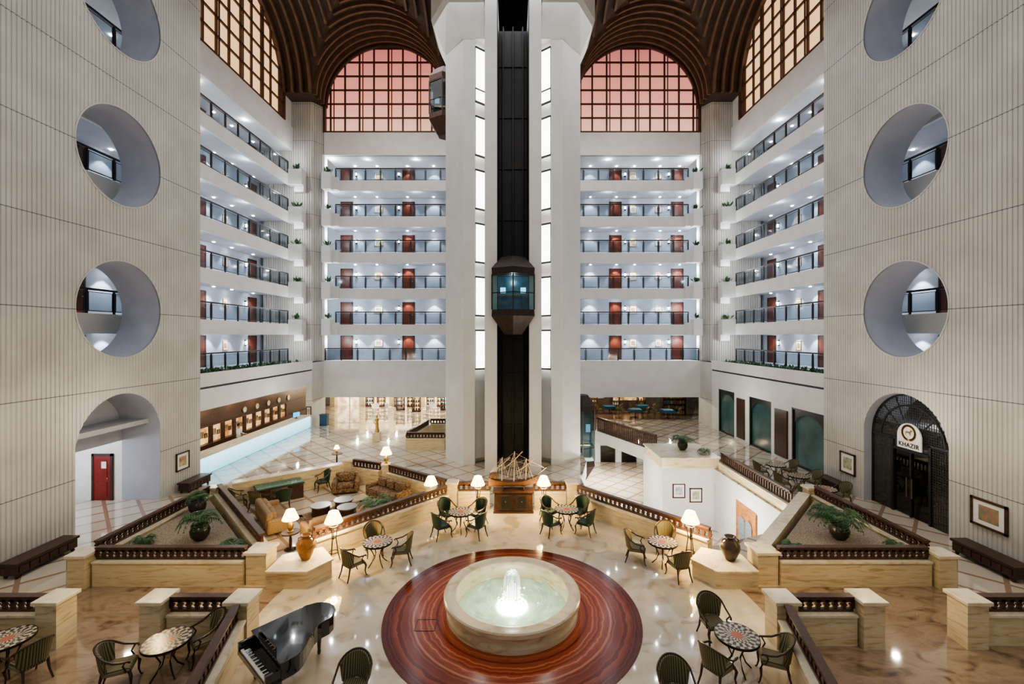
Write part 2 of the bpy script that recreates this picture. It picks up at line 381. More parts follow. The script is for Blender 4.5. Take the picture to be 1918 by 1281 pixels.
# ---------------------------------------------------------------- generic doors / pictures
def door(loc,rot,w=.95,h=2.1,m=None):
    mb=MB(); mb.box(-w/2,-.05,0,w/2,.0,h)
    mb.box(-w/2+.15,-.065,.2,w/2-.15,-.05,h*.42); mb.box(-w/2+.15,-.065,h*.5,w/2-.15,-.05,h-.18)
    mb.m=1; mb.box(-w/2-.1,-.07,0,-w/2,0,h+.1); mb.box(w/2,-.07,0,w/2+.1,0,h+.1); mb.box(-w/2-.1,-.07,h,w/2+.1,0,h+.1)
    mb.m=2; mb.ball((w/2-.1,-.09,1.0),.035)
    if m: mb.m=3; mb.box(-.02,-.07,1.45,.2,-.052,1.75)
    return mb.obj(nm('door'),[m or DOORM,WOOD,BRASS,WHITEC],loc=loc,rot=rot,kind='structure')
ART=[mat('art_%d'%i,c,.6,col2=c2,scale=3+i) for i,(c,c2) in enumerate([((.6,.45,.25),(.2,.12,.08)),((.6,.6,.55),(.15,.2,.28)),((.45,.22,.12),(.15,.2,.14)),((.55,.5,.35),(.2,.28,.17)),((.45,.3,.3),(.6,.56,.45))])]
def picture(loc,rot,w,h,art=0,fr=None,label='small framed picture hung on the wall',group=None,mat_in=True):
    e=thing('framed_picture',label,'picture',loc,rot,group)
    t=.07*max(w,h); mb=MB()
    for b in ((-w/2,-h/2,w/2,-h/2+t),(-w/2,h/2-t,w/2,h/2),(-w/2,-h/2,-w/2+t,h/2),(w/2-t,-h/2,w/2,h/2)): mb.box(b[0],-.05,b[1],b[2],0,b[3])
    mb.obj('frame',fr or WOOD,e)
    mb=MB(); mb.box(-w/2+t,-.02,-h/2+t,w/2-t,-.005,h/2-t)
    if mat_in: mb.m=1; mb.box(-w*.27,-.028,-h*.27,w*.27,-.02,h*.27); mb.obj('canvas',[WHITEC,ART[art]],e)
    else: mb.obj('canvas',ART[art],e)
    return e
door((-18.5,20.05,0),0,.75,2.0,REDDOOR)
sc0=[None]
def sconce(loc,rot):
    if sc0[0] is None:
        e=thing('wall_sconce','small black wall lantern with bright glowing glass','light',loc,rot,'corridor wall lanterns')
        mb=MB(); mb.box(-.05,-.06,-.22,.05,0,.26); mb.box(-.09,-.18,.14,.09,-.02,.2); mb.box(-.09,-.18,-.16,.09,-.02,-.12); mb.obj('bracket',BLACK,e)
        mb=MB(); mb.lathe([(.055,-.12),(.075,.14)],8,(0,-.1,0)); mb.obj('lantern_glass',PICL,e)
        sc0[0]=e
    else: dup(sc0[0],loc,rot)

# ---------------------------------------------------------------- galleries
L=[5.27+3.11*k for k in range(6)]
def railing(parent,p0,p1,z,h=1.08,sp=1.35):
    p0=Vector((*p0,z));p1=Vector((*p1,z)); d=p1-p0; n=max(1,round(d.length/sp))
    mb=MB(); mb.beam(p0+Vector((0,0,h)),p1+Vector((0,0,h)),.09,.09); mb.beam(p0+Vector((0,0,.12)),p1+Vector((0,0,.12)),.04,.04)
    for i in range(n+1):
        q=p0+d*i/n; mb.beam(q,q+Vector((0,0,h)),.07,.07)
    for i in range(n):
        for e in (.06,.94):
            q=p0+d*(i+e)/n; mb.beam(q+Vector((0,0,.12)),q+Vector((0,0,h-.12)),.03,.03)
        a=p0+d*(i+.06)/n; b=p0+d*(i+.94)/n; mb.beam(a+Vector((0,0,h-.12)),b+Vector((0,0,h-.12)),.03,.03)
    r=mb.obj('railing',BLACK,parent)
    mb=MB(); a=p0+Vector((0,0,.14)); b=p1+Vector((0,0,.14)); c=Vector((0,0,h-.28)); mb.add([a,b,b+c,a+c],[(0,1,2,3)]); mb.obj('glass_panel',GLASSR,r,recalc=False)
def leaves(n,rx,ry,h,ll=.3,seed=1):
    rnd=random.Random(seed); mb=MB()
    for i in range(n):
        x=rnd.uniform(-rx,rx);y=rnd.uniform(-ry,ry);a=rnd.uniform(0,2*pi);t=rnd.uniform(.4,1.25);l=ll*rnd.uniform(.6,1.3)
        d=Vector((math.cos(a)*math.cos(t),math.sin(a)*math.cos(t),math.sin(t))); sd=Vector((-math.sin(a),math.cos(a),0))*l*.16
        b=Vector((x,y,rnd.uniform(0.01,h*.4))); m=b+d*l*.55; e=b+d*l
        mb.add([b,m+sd,e,m-sd],[(0,1,2,3)])
    return mb
sill=leaves(26,.22,.18,.22,.45,3).obj('trailing_plant',LEAF,label='small leafy green plant in a white balcony planter',category='plant',group='balcony planter plants',recalc=False)
sill['kind']='stuff'; first=[True]
def put_sill(loc):
    if first[0]: sill.location=loc; first[0]=False
    else:
        n=sill.copy(); COL.objects.link(n); n.location=loc; n.rotation_euler=(0,0,random.uniform(0,6))
dl0=MB().lathe([(.07,-.02),(.085,0)],12).obj('downlight',BULB,label='small round recessed downlight in a corridor ceiling',category='light',group='corridor downlights',loc=(0,0,-50))
dlused=[False]
def downlight(loc,e=45,col=(.90,.95,1),spot=0):
    if not dlused[0]: dl0.location=loc; dlused[0]=True
    else:
        n=dl0.copy(); COL.objects.link(n); n.location=loc
    if spot: light('SPOT',(loc[0],loc[1],loc[2]-.06),e,col,.04,(0,0,0),ang=spot,blend=.35)
    else: light('POINT',(loc[0],loc[1],loc[2]-.15),e,col,.08)
for s in (-1,1):
    for k,z in enumerate(L):
        ch=2.49 if k<5 else 2.2
        b=thing('balcony','white gallery balcony with dark glazed railing','balcony',(s*18.66,21,z),0,'gallery balconies along the side')
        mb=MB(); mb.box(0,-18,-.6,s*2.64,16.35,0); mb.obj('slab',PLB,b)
        if k>0:
            mb=MB(); mb.box(-s*.16,-15.0,-.85,0,16.35,.04); mb.obj('parapet',PLA,b)
            mb=MB(); mb.box(-s*1.3,15.6,-.85,-s*.16,16.35,.42); mb.box(-s*1.3,15.9,-1.35,-s*.5,16.35,-.85); mb.obj('planter_box',PLA,b)
            put_sill((s*17.95,36.95,z+.44))
        railing(b,(0,-15.0),(0,15.9),.04 if k else 0)
        for y in (16.0,19.5,23,26.0,28.3,30.9,32.9,35.6):
            downlight((s*20.8,y,z+ch),(150 if y<22 else 230),spot=88)
        light('POINT',(s*19.4,18,z+2.1),16,(.85,.9,1),.1)  # weak corridor fill, added without a fixture
        for y in (27,32): light('POINT',(s*19.3,y,z+2.1),26,(.88,.93,1),.1)  # added corridor fill, separate from the downlights
        for y in (17.2,21.5,26.5,30.2,36.3): 
            door((s*21.3,y,z),-s*pi/2)
            if y>25: sconce((s*21.3,y-.95,z+1.6),-s*pi/2)
        for y,a in ((18.5,0),(28.3,1),(32.9,2)):
            picture((s*21.3,y,z+1.45),-s*pi/2,.6,.7,(a+k)%5,GOLD,'gilt framed picture lit on a corridor wall',group='corridor pictures')
    mb=MB(); mb.box(s*18.5,3,23.05,s*18.66,37.4,25.0); mb.box(s*18.66,3,23.05,s*21.3,37.4,23.3); mb.box(s*18.6,35.9,25.0,s*19.2,37.4,27.2); struct(mb,nm('trim'),PLA)
    mb=MB(); mb.box(s*16.2,22.6,4.75,s*16.35,36.0,5.45); mb.box(s*16.26,22.6,4.68,s*18.0,35.9,4.75); mb.m=1; mb.box(s*16.25,22.6,4.6,s*16.3,35.9,4.72); mb.m=0; mb.box(s*16.2,22.6,3.5,s*16.35,35.9,4.62); mb.box(s*16.35,22.6,3.5,s*18.66,35.9,3.7); mb.box(s*16.35,22.6,4.9,s*18.66,35.9,5.1)
    mb.box(s*16.3,35.9,3.5,s*18.66,38.4,5.27)
    struct(mb,nm('trim'),[PLA,BLACK])
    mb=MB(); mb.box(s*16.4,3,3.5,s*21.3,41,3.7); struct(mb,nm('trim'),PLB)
    hb=leaves(1300,.95,6.1,.35,.35,5+s); hb.obj('planter_hedge',LEAF,loc=(s*17.45,29.2,5.1),kind='stuff',label='dense green foliage filling the long gallery planter',category='plant',recalc=False)
    def pier():
        pts=[]; x=16.95
        while x<20.8:
            pts+=[(s*x,37.42),(s*(x+.11),37.42),(s*(x+.13),37.48),(s*(x+.17),37.48)]; x+=.19
        pts+=[(s*21.0,37.42),(s*21.0,39.0),(s*16.26,39.0),(s*16.26,38.45)]
        A=Vector((16.26,38.42));B=Vector((16.95,37.42)); d=(B-A)/6; nrm=Vector((d.y,-d.x)).normalized()*-.06
        for i in range(1,6):
            p=A+d*i; q2=p+d*.55
            pts+=[(s*p.x,p.y),(s*(p.x-nrm.x),p.y-nrm.y),(s*(q2.x-nrm.x),q2.y-nrm.y),(s*q2.x,q2.y)]
        return pts
    mb=MB(); mb.prism(pier(),5.2,27.2); mb.prism([(s*16.26,36.0),(s*16.75,36.0),(s*16.75,38.6),(s*16.26,38.6)],0,5.27); struct(mb,'wall_pier_'+('left' if s<0 else 'right'),RIB)
    for k in range(6):
        light('POINT',(s*15.9,39.0,L[k]+1.7),90,(.92,.96,1),.06)
        light('POINT',(s*17.9,36.3,L[k]+1.5),45,(.93,.97,1),.06)
# back galleries
for k,z in enumerate(L):
    for s in (-1,1):
        b=thing('balcony','white gallery balcony with dark glazed railing','balcony',(s*10,38.4,z),0,'gallery balconies along the back')
        mb=MB(); mb.box(s*(-10),0,-.6,s*6.2,2.8,0); mb.obj('slab',PLB,b)
        if k>0:
            mb=MB(); mb.box(-s*7.5,-.16,-.85,s*6.2,0,.04); mb.obj('parapet',PLA,b)
            mb=MB(); mb.box(s*5.4,-.9,-.9,s*6.15,-.16,.5); mb.box(s*4.9,-.5,-.85,s*5.4,-.16,0.2); mb.obj('planter_box',PLA,b)
            put_sill((s*15.75,37.9,z+.52))
        railing(b,(-s*6.4,0.05),(s*(5.3 if k else 6.2),.05),.04 if k else .0)
        ch=2.49 if k<5 else 2.2
        for x in ((7.2,9.6,12.4,14.4) if s<0 else (7.2,9.6,11.25,13.6,15.4)): downlight((s*x,40.7,z+ch),240,spot=88)
        for x in (8.5,12.8): light('POINT',(s*x,39.2,z+2.1),24,(.88,.93,1),.1)  # added fill for the back corridor, no fixture
        for x in (9.6,15.35): door((s*x,41.2,z),0,.95)
        sconce((s*10.5,41.2,z+1.6),0); sconce((s*14.45+(0 if s<0 else .1),41.2,z+1.6),0)
        if s<0: picture((-12.4,41.2,z+1.5),0,.8,.65,k%5,GOLD,'gilt framed picture lit on a corridor wall',group='corridor pictures')
        else:
            picture((11.25,41.2,z+1.5),0,.65,.75,(k+2)%5,GOLD,'gilt framed picture lit on a corridor wall',group='corridor pictures')
            picture((13.6,41.2,z+1.5),0,.6,.6,(k+3)%5,GOLD,'gilt framed picture lit on a corridor wall',group='corridor pictures')
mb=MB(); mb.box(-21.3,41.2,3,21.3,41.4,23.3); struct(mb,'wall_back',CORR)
mb=MB(); mb.box(-16.26,38.24,2.15,16.26,38.4,5.3); mb.box(-16.26,38.4,2.9,16.26,41.2,3.1); struct(mb,nm('trim'),PLA)
mb=MB(); mb.box(-16.26,38.24,23.05,16.26,38.5,25.0); mb.box(-16.26,38.4,23.05,16.26,41.2,23.3); struct(mb,nm('trim'),PLA)

# ---------------------------------------------------------------- vault
SP=27.15
YB=[(0,5.14),(-10.69,5.55),(10.69,5.55)]; XBc=[(30.3,5.6),(19.1,5.6),(7.9,5.6)]
NT=40
def half(R,dz): return math.sqrt(max(0,R*R-dz*dz))
mbs=MB(); mbr=MB()
def ribsweep(pts,axis,w=.17,d=.30):
    for a,b in zip(pts[:-1],pts[1:]):
        vs=[]
        for p in (a,b):
            c=Vector(p[1]); q=Vector(p[0]); dr=(c-q).normalized()*d; ax=Vector((0,w/2,0)) if axis=='Y' else Vector((w/2,0,0))
            vs+=[q-ax,q+ax,q+ax+dr,q-ax+dr]
        mbr.add(vs,[(0,4,5,1),(1,5,6,2),(2,6,7,3),(3,7,4,0),(0,1,2,3),(7,6,5,4)])
for cx,R in YB:
    segs=[(XBc[0],None)]+[(XBc[i+1],XBc[i]) for i in range(2)]
    for lo,hi in segs:
        rows=[]
        for i in range(NT+1):
            t=pi*i/NT; x=cx-R*math.cos(t); dz=R*math.sin(t)
            ya=lo[0]+half(lo[1],dz); yb=38.5 if hi is None else hi[0]-half(hi[1],dz)
            if yb<ya: yb=ya=(ya+yb)/2
            rows.append((x,SP+dz,ya,yb))
        vs=[];fs=[]
        for r in rows: vs+=[(r[0],r[2],r[1]),(r[0],r[3],r[1])]
        for i in range(NT): fs.append((2*i,2*i+1,2*i+3,2*i+2))
        mbs.add(vs,fs)
        y=lo[0]+.3
        yend=38.4 if hi is None else hi[0]
        while y<yend:
            seq=[]
            for r in rows:
                if r[2]-.05<=y<=r[3]+.05: seq.append(((r[0],y,r[1]),(cx,y,SP)))
                else:
                    if len(seq)>1: ribsweep(seq,'Y')
                    seq=[]
            if len(seq)>1: ribsweep(seq,'Y')
            y+=.7
for cy,R in XBc:
    ed=[(-18.66,None,YB[1]),(None,YB[1],YB[0]),(None,YB[0],YB[2]),(18.66,YB[2],None)]
    for fx,lo,hi in ed:
        rows=[]
        for i in range(NT+1):
            t=pi*i/NT; y=cy-R*math.cos(t); dz=R*math.sin(t)
            xa=fx if lo is None else lo[0]+half(lo[1],dz); xb=fx if hi is None else hi[0]-half(hi[1],dz)
            if xb<xa: xa=xb=(xa+xb)/2
            rows.append((y,SP+dz,xa,xb))
        vs=[];fs=[]
        for r in rows: vs+=[(r[2],r[0],r[1]),(r[3],r[0],r[1])]
        for i in range(NT): fs.append((2*i,2*i+1,2*i+3,2*i+2))
        mbs.add(vs,fs)
        x=(-18.4 if lo is None else lo[0]); xe=(18.5 if hi is None else hi[0])
        while x<xe:
            seq=[]
            for r in rows:
                if r[2]-.05<=x<=r[3]+.05: seq.append(((x,r[0],r[1]),(x,cy,SP)))
                else:
                    if len(seq)>1: ribsweep(seq,'X')
                    seq=[]
            if len(seq)>1: ribsweep(seq,'X')
            x+=.7
ce=struct(mbs,'ceiling',VAULT)
mbr.obj('ceiling_rib',RIBS,ce)
mb=MB(); mb.box(-21,35.9,27.2,-16.2,39.2,27.4); mb.box(21,35.9,27.2,16.2,39.2,27.4); struct(mb,nm('trim'),VAULT)
def archwin(P,a0,R,z0,zs,sp,m):
    mb=MB(); n=33
    pts=[(a0+R*math.cos(pi*i/(n-1)),zs+R*math.sin(pi*i/(n-1))) for i in range(n)]+[(a0-R,z0),(a0+R,z0)]
    mb.add([P(a,b,0) for a,b in pts],[tuple(range(len(pts)))])
    o=mb.obj(nm('window'),m,kind='structure',recalc=False)
    mb=MB(); d=-.14
    k=int(R/sp)
    for j in range(-k,k+1):
        a=j*sp; top=zs+half(R,abs(a)); mb.beam(P(a0+a,z0,d),P(a0+a,top,d),.13,.13)
        if j%2==0: mb.beam(P(a0+a+.28,z0,d),P(a0+a+.28,zs+half(R,abs(a+.28)),d),.07,.09)
    b=z0+.1
    while b<zs+R-.2:
        hw=R if b<zs else half(R,b-zs); mb.beam(P(a0-hw,b,d),P(a0+hw,b,d),.12,.12)
        b+=1.2
    for i in range(n-1): mb.beam(P(*pts[i],d),P(*pts[i+1],d),.35,.35)
    mb.beam(P(a0-R,z0,d),P(a0-R,zs,d),.3,.3);mb.beam(P(a0+R,z0,d),P(a0+R,zs,d),.3,.3)
    mb.obj('window_mullion',MULL,o)
for cx,R in YB: archwin(lambda a,b,d:(a,38.5+d,b),cx,R,25,SP,1.25,PINK)
for s in (-1,1):
    for cy,R in XBc[:2]:
        archwin(lambda a,b,d:(s*(18.7+d),a,b),cy,R,25,SP,1.25,ORANGE)
    mb=MB(); mb.box(s*18.66,3,23.3,s*18.9,25,25.0); struct(mb,nm('trim'),PLA)

# ---------------------------------------------------------------- elevator tower
X0=.06
mb=MB()
for s in (-1,1):
    pl=[(X0+s*p[0],p[1]) for p in [(4.1,27.0),(2.86,25.5),(2.2,25.5),(2.2,26.2),(1.6,26.7),(1.6,29.0),(4.1,29.0)]]
    mb.prism(pl,-3.4,33)
    mb.prism([(X0+s*p[0],p[1]) for p in [(1.55,24.2),(.88,24.2),(.88,28.9),(1.55,28.9)]],-3.4,33)
    lo=[(X0+s*p[0],p[1]) for p in [(4.1,27.0),(2.9,25.48),(1.62,25.48),(1.62,29),(4.1,29)]]
    hi=[(X0+s*p[0],p[1]) for p in [(4.9,26.5),(3.7,24.5),(1.62,24.5),(1.62,29),(4.9,29)]]
    mb.frus(lo,24.5,hi,26.3); mb.prism(hi,26.3,33)
tw=thing('elevator_tower','tall white concrete lift tower with dark central shaft','tower')
mb.obj('tower_body',PLA,tw)
mb=MB(); mb.box(X0-.88,27,-.0,X0+.88,27.1,33); 
for z in range(0,11): mb.box(X0-.88,26.93,z*3.11+2,X0+.88,27,z*3.11+2.08)
mb.m=1
for x in (-.62,-.03,.56): mb.box(X0+x,26.6,0,X0+x+.06,27,33)
mb.m=0
mb.box(X0-.88,24.22,0,X0-.84,27,33); mb.box(X0+.84,24.22,0,X0+.88,27,33)
mb.obj('shaft',[SHAFT,BLACK],tw)
for s in (-1,1):
    for k in range(6):
        z0=5.5+3.11*k; z1=7.75+3.11*k if k<5 else 24.2
        wn=MB(); 
        a=(X0+s*2.19,25.72);b=(X0+s*1.60,26.2)
        wn.add([(a[0],a[1],z0),(b[0],b[1],z0),(b[0],b[1],z1),(a[0],a[1],z1)],[(0,1,2,3)])
        wn.m=1
        for za in (z0,z1): wn.beam((*a,za),(*b,za),.08,.1)
        wn.beam((a[0],a[1],z0),(a[0],a[1],z1),.06,.06)
        if k==5: wn.beam((*a,21.8),(*b,21.8),.08,.08)
        wn.obj('lit_window',[TWIN,BLACK],tw,recalc=False)
    wn=MB(); wn.add([(X0+s*2.19,25.72,.3),(X0+s*1.60,26.2,.3),(X0+s*1.60,26.2,4.8),(X0+s*2.19,25.72,4.8)],[(0,1,2,3)]); wn.obj('panel',PLB,tw,recalc=False)
def cab(c,r,zg0,zg1,label,BM,lit=15,panel=None):
    e=thing('glass_elevator',label,'elevator',(c[0],c[1],zg0))
    H=zg1-zg0; n=6; a0=-pi/2
    P=lambda rr:[(rr*math.cos(a0+2*pi*i/n),rr*math.sin(a0+2*pi*i/n)) for i in range(n)]
    mb=MB(); mb.frus(P(r),H,P(r*1.02),H+.35); mb.frus(P(r*1.02),H+.35,P(r*.55),H+1.0); mb.obj('roof',BM,e)
    mb=MB(); mb.frus(P(r*1.02),-.35,P(r),0); mb.frus(P(r*.42),-1.35,P(r*1.02),-.35); mb.obj('underside',BM,e)
    mb=MB(); mb.prism(P(r*.97),0,H,cap=False); mb.obj('glass_wall',GLASST,e)
    mb=MB()
    for x,y in P(r): mb.beam((x,y,0),(x,y,H),.07,.07)
    q=P(r)
    for z in (.9,H*.97): 
        for i in range(n): mb.beam((*q[i],z),(*q[(i+1)%n],z),.04,.05)
    mb.obj('frame',BM,e)
    mb=MB(); mb.box(-r*.78,.35,0,r*.78,.4,H); mb.obj('back_panel',panel or CABIN,e)
    mb=MB(); mb.box(-.72,.28,H*.52,-.42,.34,H*.68); mb.box(.42,.28,H*.52,.72,.34,H*.68); mb.obj('display_screen',emat('display_blue',(.35,.7,1),1.8 if lit>20 else .4),e)
    mb=MB(); mb.box(-r*.7,.2,.85,r*.7,.25,.92); mb.obj('grab_rail',BRASS,e)
    light('POINT',(c[0],c[1]-.3,zg1-.25),lit,(.8,.94,1),.1)
    return e
cab((X0,24.6),1.32,8.85,10.75,'hexagonal dark bronze glass lift cabin on the central shaft',BRONZE,35)
cab((-4.62,30.4),1.1,22.4,24.6,'hexagonal copper bronze glass lift cabin beside the tower',BRONZEL,2,CABIND)
cab((4.7,30.4),1.0,-1.0,2.4,'dark glass lift cabin near lobby level beside the tower',BRONZE,2,CABIND)

# ---------------------------------------------------------------- low marble walls & balustrades
def balustrade(p0,p1,z0=.76,z1=1.13,label='dark wooden balustrade with small slats on a marble wall'):
    p0=Vector((*p0,0));p1=Vector((*p1,0)); d=p1-p0; Ln=d.length
    e=thing('balustrade',label,'railing',((p0+p1)/2).to_tuple()[:2]+(z0,),math.atan2(d.y,d.x))
    H=z1-z0; mb=MB(); mb.box(-Ln/2,-.09,H-.06,Ln/2,.09,H); mb.box(-Ln/2,-.05,H-.1,Ln/2,.05,H-.06); mb.obj('handrail',WOODR,e)
    mb=MB(); mb.box(-Ln/2,-.05,0,Ln/2,.05,.06); n=max(2,int(Ln/.2))
    mb.box(-Ln/2,-.03,H-.16,Ln/2,.03,H-.10)
    for i in range(n+1):
        x=-Ln/2+Ln*i/n; mb.box(x-.045,-.03,.06,x+.045,.03,H-.1); mb.box(x-.065,-.035,.13,x+.065,.035,.17)
    mb.obj('slat_panel',WOODR,e)
    return e
def mwall(p0,p1,h=.75,t=.34,rail=True,hr=1.13):
    a=Vector((*p0,0));b=Vector((*p1,0)); d=b-a; Ln=d.length
    e=thing('low_wall','cream travertine low wall edging the seating court','wall',((a+b)/2).to_tuple(),math.atan2(d.y,d.x))
    mb=MB(); mb.box(-Ln/2,-t/2,0,Ln/2,t/2,h-.05); mb.obj('wall_body',MARB,e)
    mb=MB(); mb.box(-Ln/2,-t/2-.04,h-.05,Ln/2,t/2+.04,h); mb.obj('coping',CAP,e)
    if rail: balustrade(p0,p1,h,hr)
def pil(x,y,w=.5,h=1.15,rot=0):
    e=thing('marble_pillar','square cream travertine pillar with a wider cap','pillar',(x,y,0),rot)
    mb=MB(); mb.box(-w/2,-w/2,0,w/2,w/2,h-.09); mb.obj('shaft',MARB,e)
    mb=MB(); mb.box(-w/2-.06,-w/2-.06,h-.09,w/2+.06,w/2+.06,h); mb.obj('cap',CAP,e,bevel=.015)
for s in (-1,1):
    mwall((s*2.8,18.7),(s*6.5,14.55))
    pil(s*2.55,19.0,.4,1.2)
    mwall((s*12.4,13.25),(s*7.95,13.25)); mwall((s*12.75,13.6),(s*12.75,18.6)); mwall((s*12.45,18.85),(s*7.95,14.1),rail=(s<0))
    pil(s*12.75,13.2,.5,1.0); pil(s*7.6,13.45,.6,1.0); pil(s*12.75,18.95,.4,1.0)
    mb=MB(); mb.prism([(s*12.5,13.5),(s*8.25,13.5),(s*8.3,13.9),(s*12.5,18.3)],0,.66); mb.obj('planter_bed',GRAVEL,kind='stuff',label='gravel filled planter bed enclosed by marble walls',category='gravel')
    e=thing('marble_ledge','low stepped cream travertine ledge beside the planter','ledge')
    mb=MB(); mb.prism([(s*p[0],p[1]) for p in [(7.2,12.95),(6.0,12.95),(5.55,13.65),(6.15,14.4),(7.2,13.9)]],0,.5); mb.obj('ledge_body',MARB,e)
    mb=MB(); mb.prism([(s*p[0],p[1]) for p in [(7.2,12.9),(5.97,12.9),(5.5,13.66),(6.15,14.42),(7.2,13.92)]],.5,.55); mb.obj('ledge_top',CAP,e)
    pil(s*6.5,10.7); 
    pil(s*8.55,10.7); pil(s*11.0,10.7); pil(s*15.6,10.7)
    mwall((s*6.8,10.75),(s*8.25,10.75)); mwall((s*11.3,10.75),(s*15.3,10.75))
    mwall((s*6.45,10.35),(s*5.3,6.2))
mwall((-2.3,19.1),(-.95,19.1)); mwall((.95,19.1),(2.3,19.1))
mwall((-2.85,19.4),(-6.0,21.75)); mwall((-6.55,22.05),(-8.1,22.7)); mwall((-8.65,22.6),(-12.4,19.6),.95,.4,rail=False)
pil(-8.4,22.8,.4,1.1); pil(-6.25,22.0,.3,1.1)
mwall((-6.9,29),(-4.4,29)); mwall((-6.9,29.4),(-6.3,33.4)); mwall((-6.2,33.8),(-4.4,33.8))
mwall((11.6,18.4),(11.6,24.5),.45,.34,True,1.0)
balustrade((6.75,34.9),(9.3,28.6),.02,1.05,'dark wooden balustrade along the upper walkway'); 
balustrade((4.5,34.9),(6.6,34.9),.02,1.05,'dark wooden balustrade along the upper walkway')
e=thing('marble_ledge','square cream travertine planter box above the stairwell','ledge')
mb=MB(); mb.box(8.4,24.8,0,11.6,28.0,.55); mb.obj('ledge_body',MARB,e)
mb=MB(); mb.box(8.3,24.7,.55,11.7,28.1,.62); mb.obj('ledge_top',CAP,e)
picture((9.35,24.84,-1.25),0,.7,.8,1,WOOD,'dark framed print on the white stairwell wall'); picture((10.3,24.84,-1.5),0,.7,.8,3,WOOD,'dark framed print on the white stairwell wall')
e=thing('painted_door','ornate orange and blue painted double door with arch','door',(11.33,21.4,-3.4),-pi/2)
mb=MB(); mb.box(-.9,-.06,0,.9,0,2.6); mb.obj('door_panel',mat('orange_panel',(.42,.17,.04),.5,col2=(.22,.07,.02),scale=6),e)
for x in (-.62,.02):
    mb=MB(); n=12; pts=[(x,.2),(x+.6,.2),(x+.6,1.7)]+[(x+.3+.3*math.cos(pi*i/n),1.7+.3*math.sin(pi*i/n)) for i in range(1,n+1)]
    mb.add([(p[0],-.07,p[1]) for p in pts]+[(p[0],-.1,p[1]) for p in pts],[tuple(range(len(pts))),tuple(range(len(pts),2*len(pts)))]+[(i,(i+1)%len(pts),len(pts)+(i+1)%len(pts),len(pts)+i) for i in range(len(pts))]); mb.obj('arched_leaf',mat('blue_paint',(.03,.12,.28),.5,col2=(.25,.2,.08),scale=12),e)

# ---------------------------------------------------------------- fountain
e=thing('fountain','round cream stone fountain with lit bubbling jet','fountain',(0,12,.02))
mb=MB(); mb.ringl([(1.76,0),(1.76,.12),(1.70,.15),(1.70,.30),(1.74,.36),(1.83,.40),(1.83,.50),(1.8,.53),(1.56,.53),(1.5,.5),(1.47,.42),(1.47,0)],96); mb.obj('basin_rim',FOUNT,e,smooth=True)
BAS=mat('basin_stone_glow',(.62,.70,.54),.4,col2=(.42,.50,.38),scale=3,emit=.36)  # stone given its own glow, as if lit through the water
mb=MB(); mb.lathe([(1.465,.06),(.001,.06)],64,cap=False); mb.obj('basin_floor',BAS,e)
WAT=glassmat('water',(.93,1,.92),.03,.02,.4)
mb=MB()
nr=22; na=72; vs=[];fs=[]
for j in range(nr+1):
    r=1.465*j/nr if j else .01
    for i in range(na):
        a=2*pi*i/na; vs.append((r*math.cos(a),r*math.sin(a),.33+.012*math.sin(r*26)*(1-r/1.6)+.004*math.sin(5*a+r*9)))
for j in range(nr):
    for i in range(na): fs.append((j*na+i,j*na+(i+1)%na,(j+1)*na+(i+1)%na,(j+1)*na+i))
mb.add(vs,fs); mb.obj('water_surface',WAT,e,smooth=True)
JET=emat('jet_water_glow',(1,1,.92),2.4)  # lit water imitated by emission in the jet itself
rnd=random.Random(4)
mb=MB()
for i in range(26):
    a=rnd.uniform(0,6.28); l=rnd.uniform(.08,.26); h=rnd.uniform(.18,.5)
    mb.tube([(0.03*math.cos(a),.03*math.sin(a),.32),(l*.5*math.cos(a),l*.5*math.sin(a),.34+h*.8),(l*.85*math.cos(a),l*.85*math.sin(a),.34+h*.7),(l*1.2*math.cos(a),l*1.2*math.sin(a),.34)],[.035,.028,.022,.012],5)
mb.tube([(0,0,.3),(0,0,.7),(0,0,.98)],[.06,.04,.03],8)
mb.obj('water_jet',JET,e,smooth=True)
mb=MB()
for i in range(24):
    a=2*pi*i/24; R_=.19+.04*rnd.random(); h=.98+.06*rnd.random()
    pts=[(R_*math.sin(t*1.65)*math.cos(a),R_*math.sin(t*1.65)*math.sin(a),h-.62*t**3) for t in [q/9 for q in range(10)]]
    mb.tube(pts,[.02]*6+[.016,.012,.009,.006],5)
mb.obj('water_spray',mat('spray_white_glow',(.85,.93,.88),.25,emit=.35),e,smooth=True)  # spray material glows a little to look lit
mb=MB()
for i in range(90):
    a=rnd.uniform(0,6.28); r=abs(rnd.gauss(0,.25)); mb.ball((r*math.cos(a),r*math.sin(a),.335+rnd.uniform(0,.12)*max(0,1-r*2)),rnd.uniform(.012,.035),.7,6)
mb.obj('foam',mat('foam_white_glow',(.95,1,.96),.4,emit=1.2),e,kind='stuff')  # brightness of the lit foam is put in as emission
mb=MB(); mb.lathe([(.42,.08),(.42,.12),(.001,.12)],24); mb.obj('underwater_light',WATERG,e)
light('POINT',(0,12,.28),30,(1,1,.86),.15); light('POINT',(0,12,1.3),14,(1,1,.9),.12)

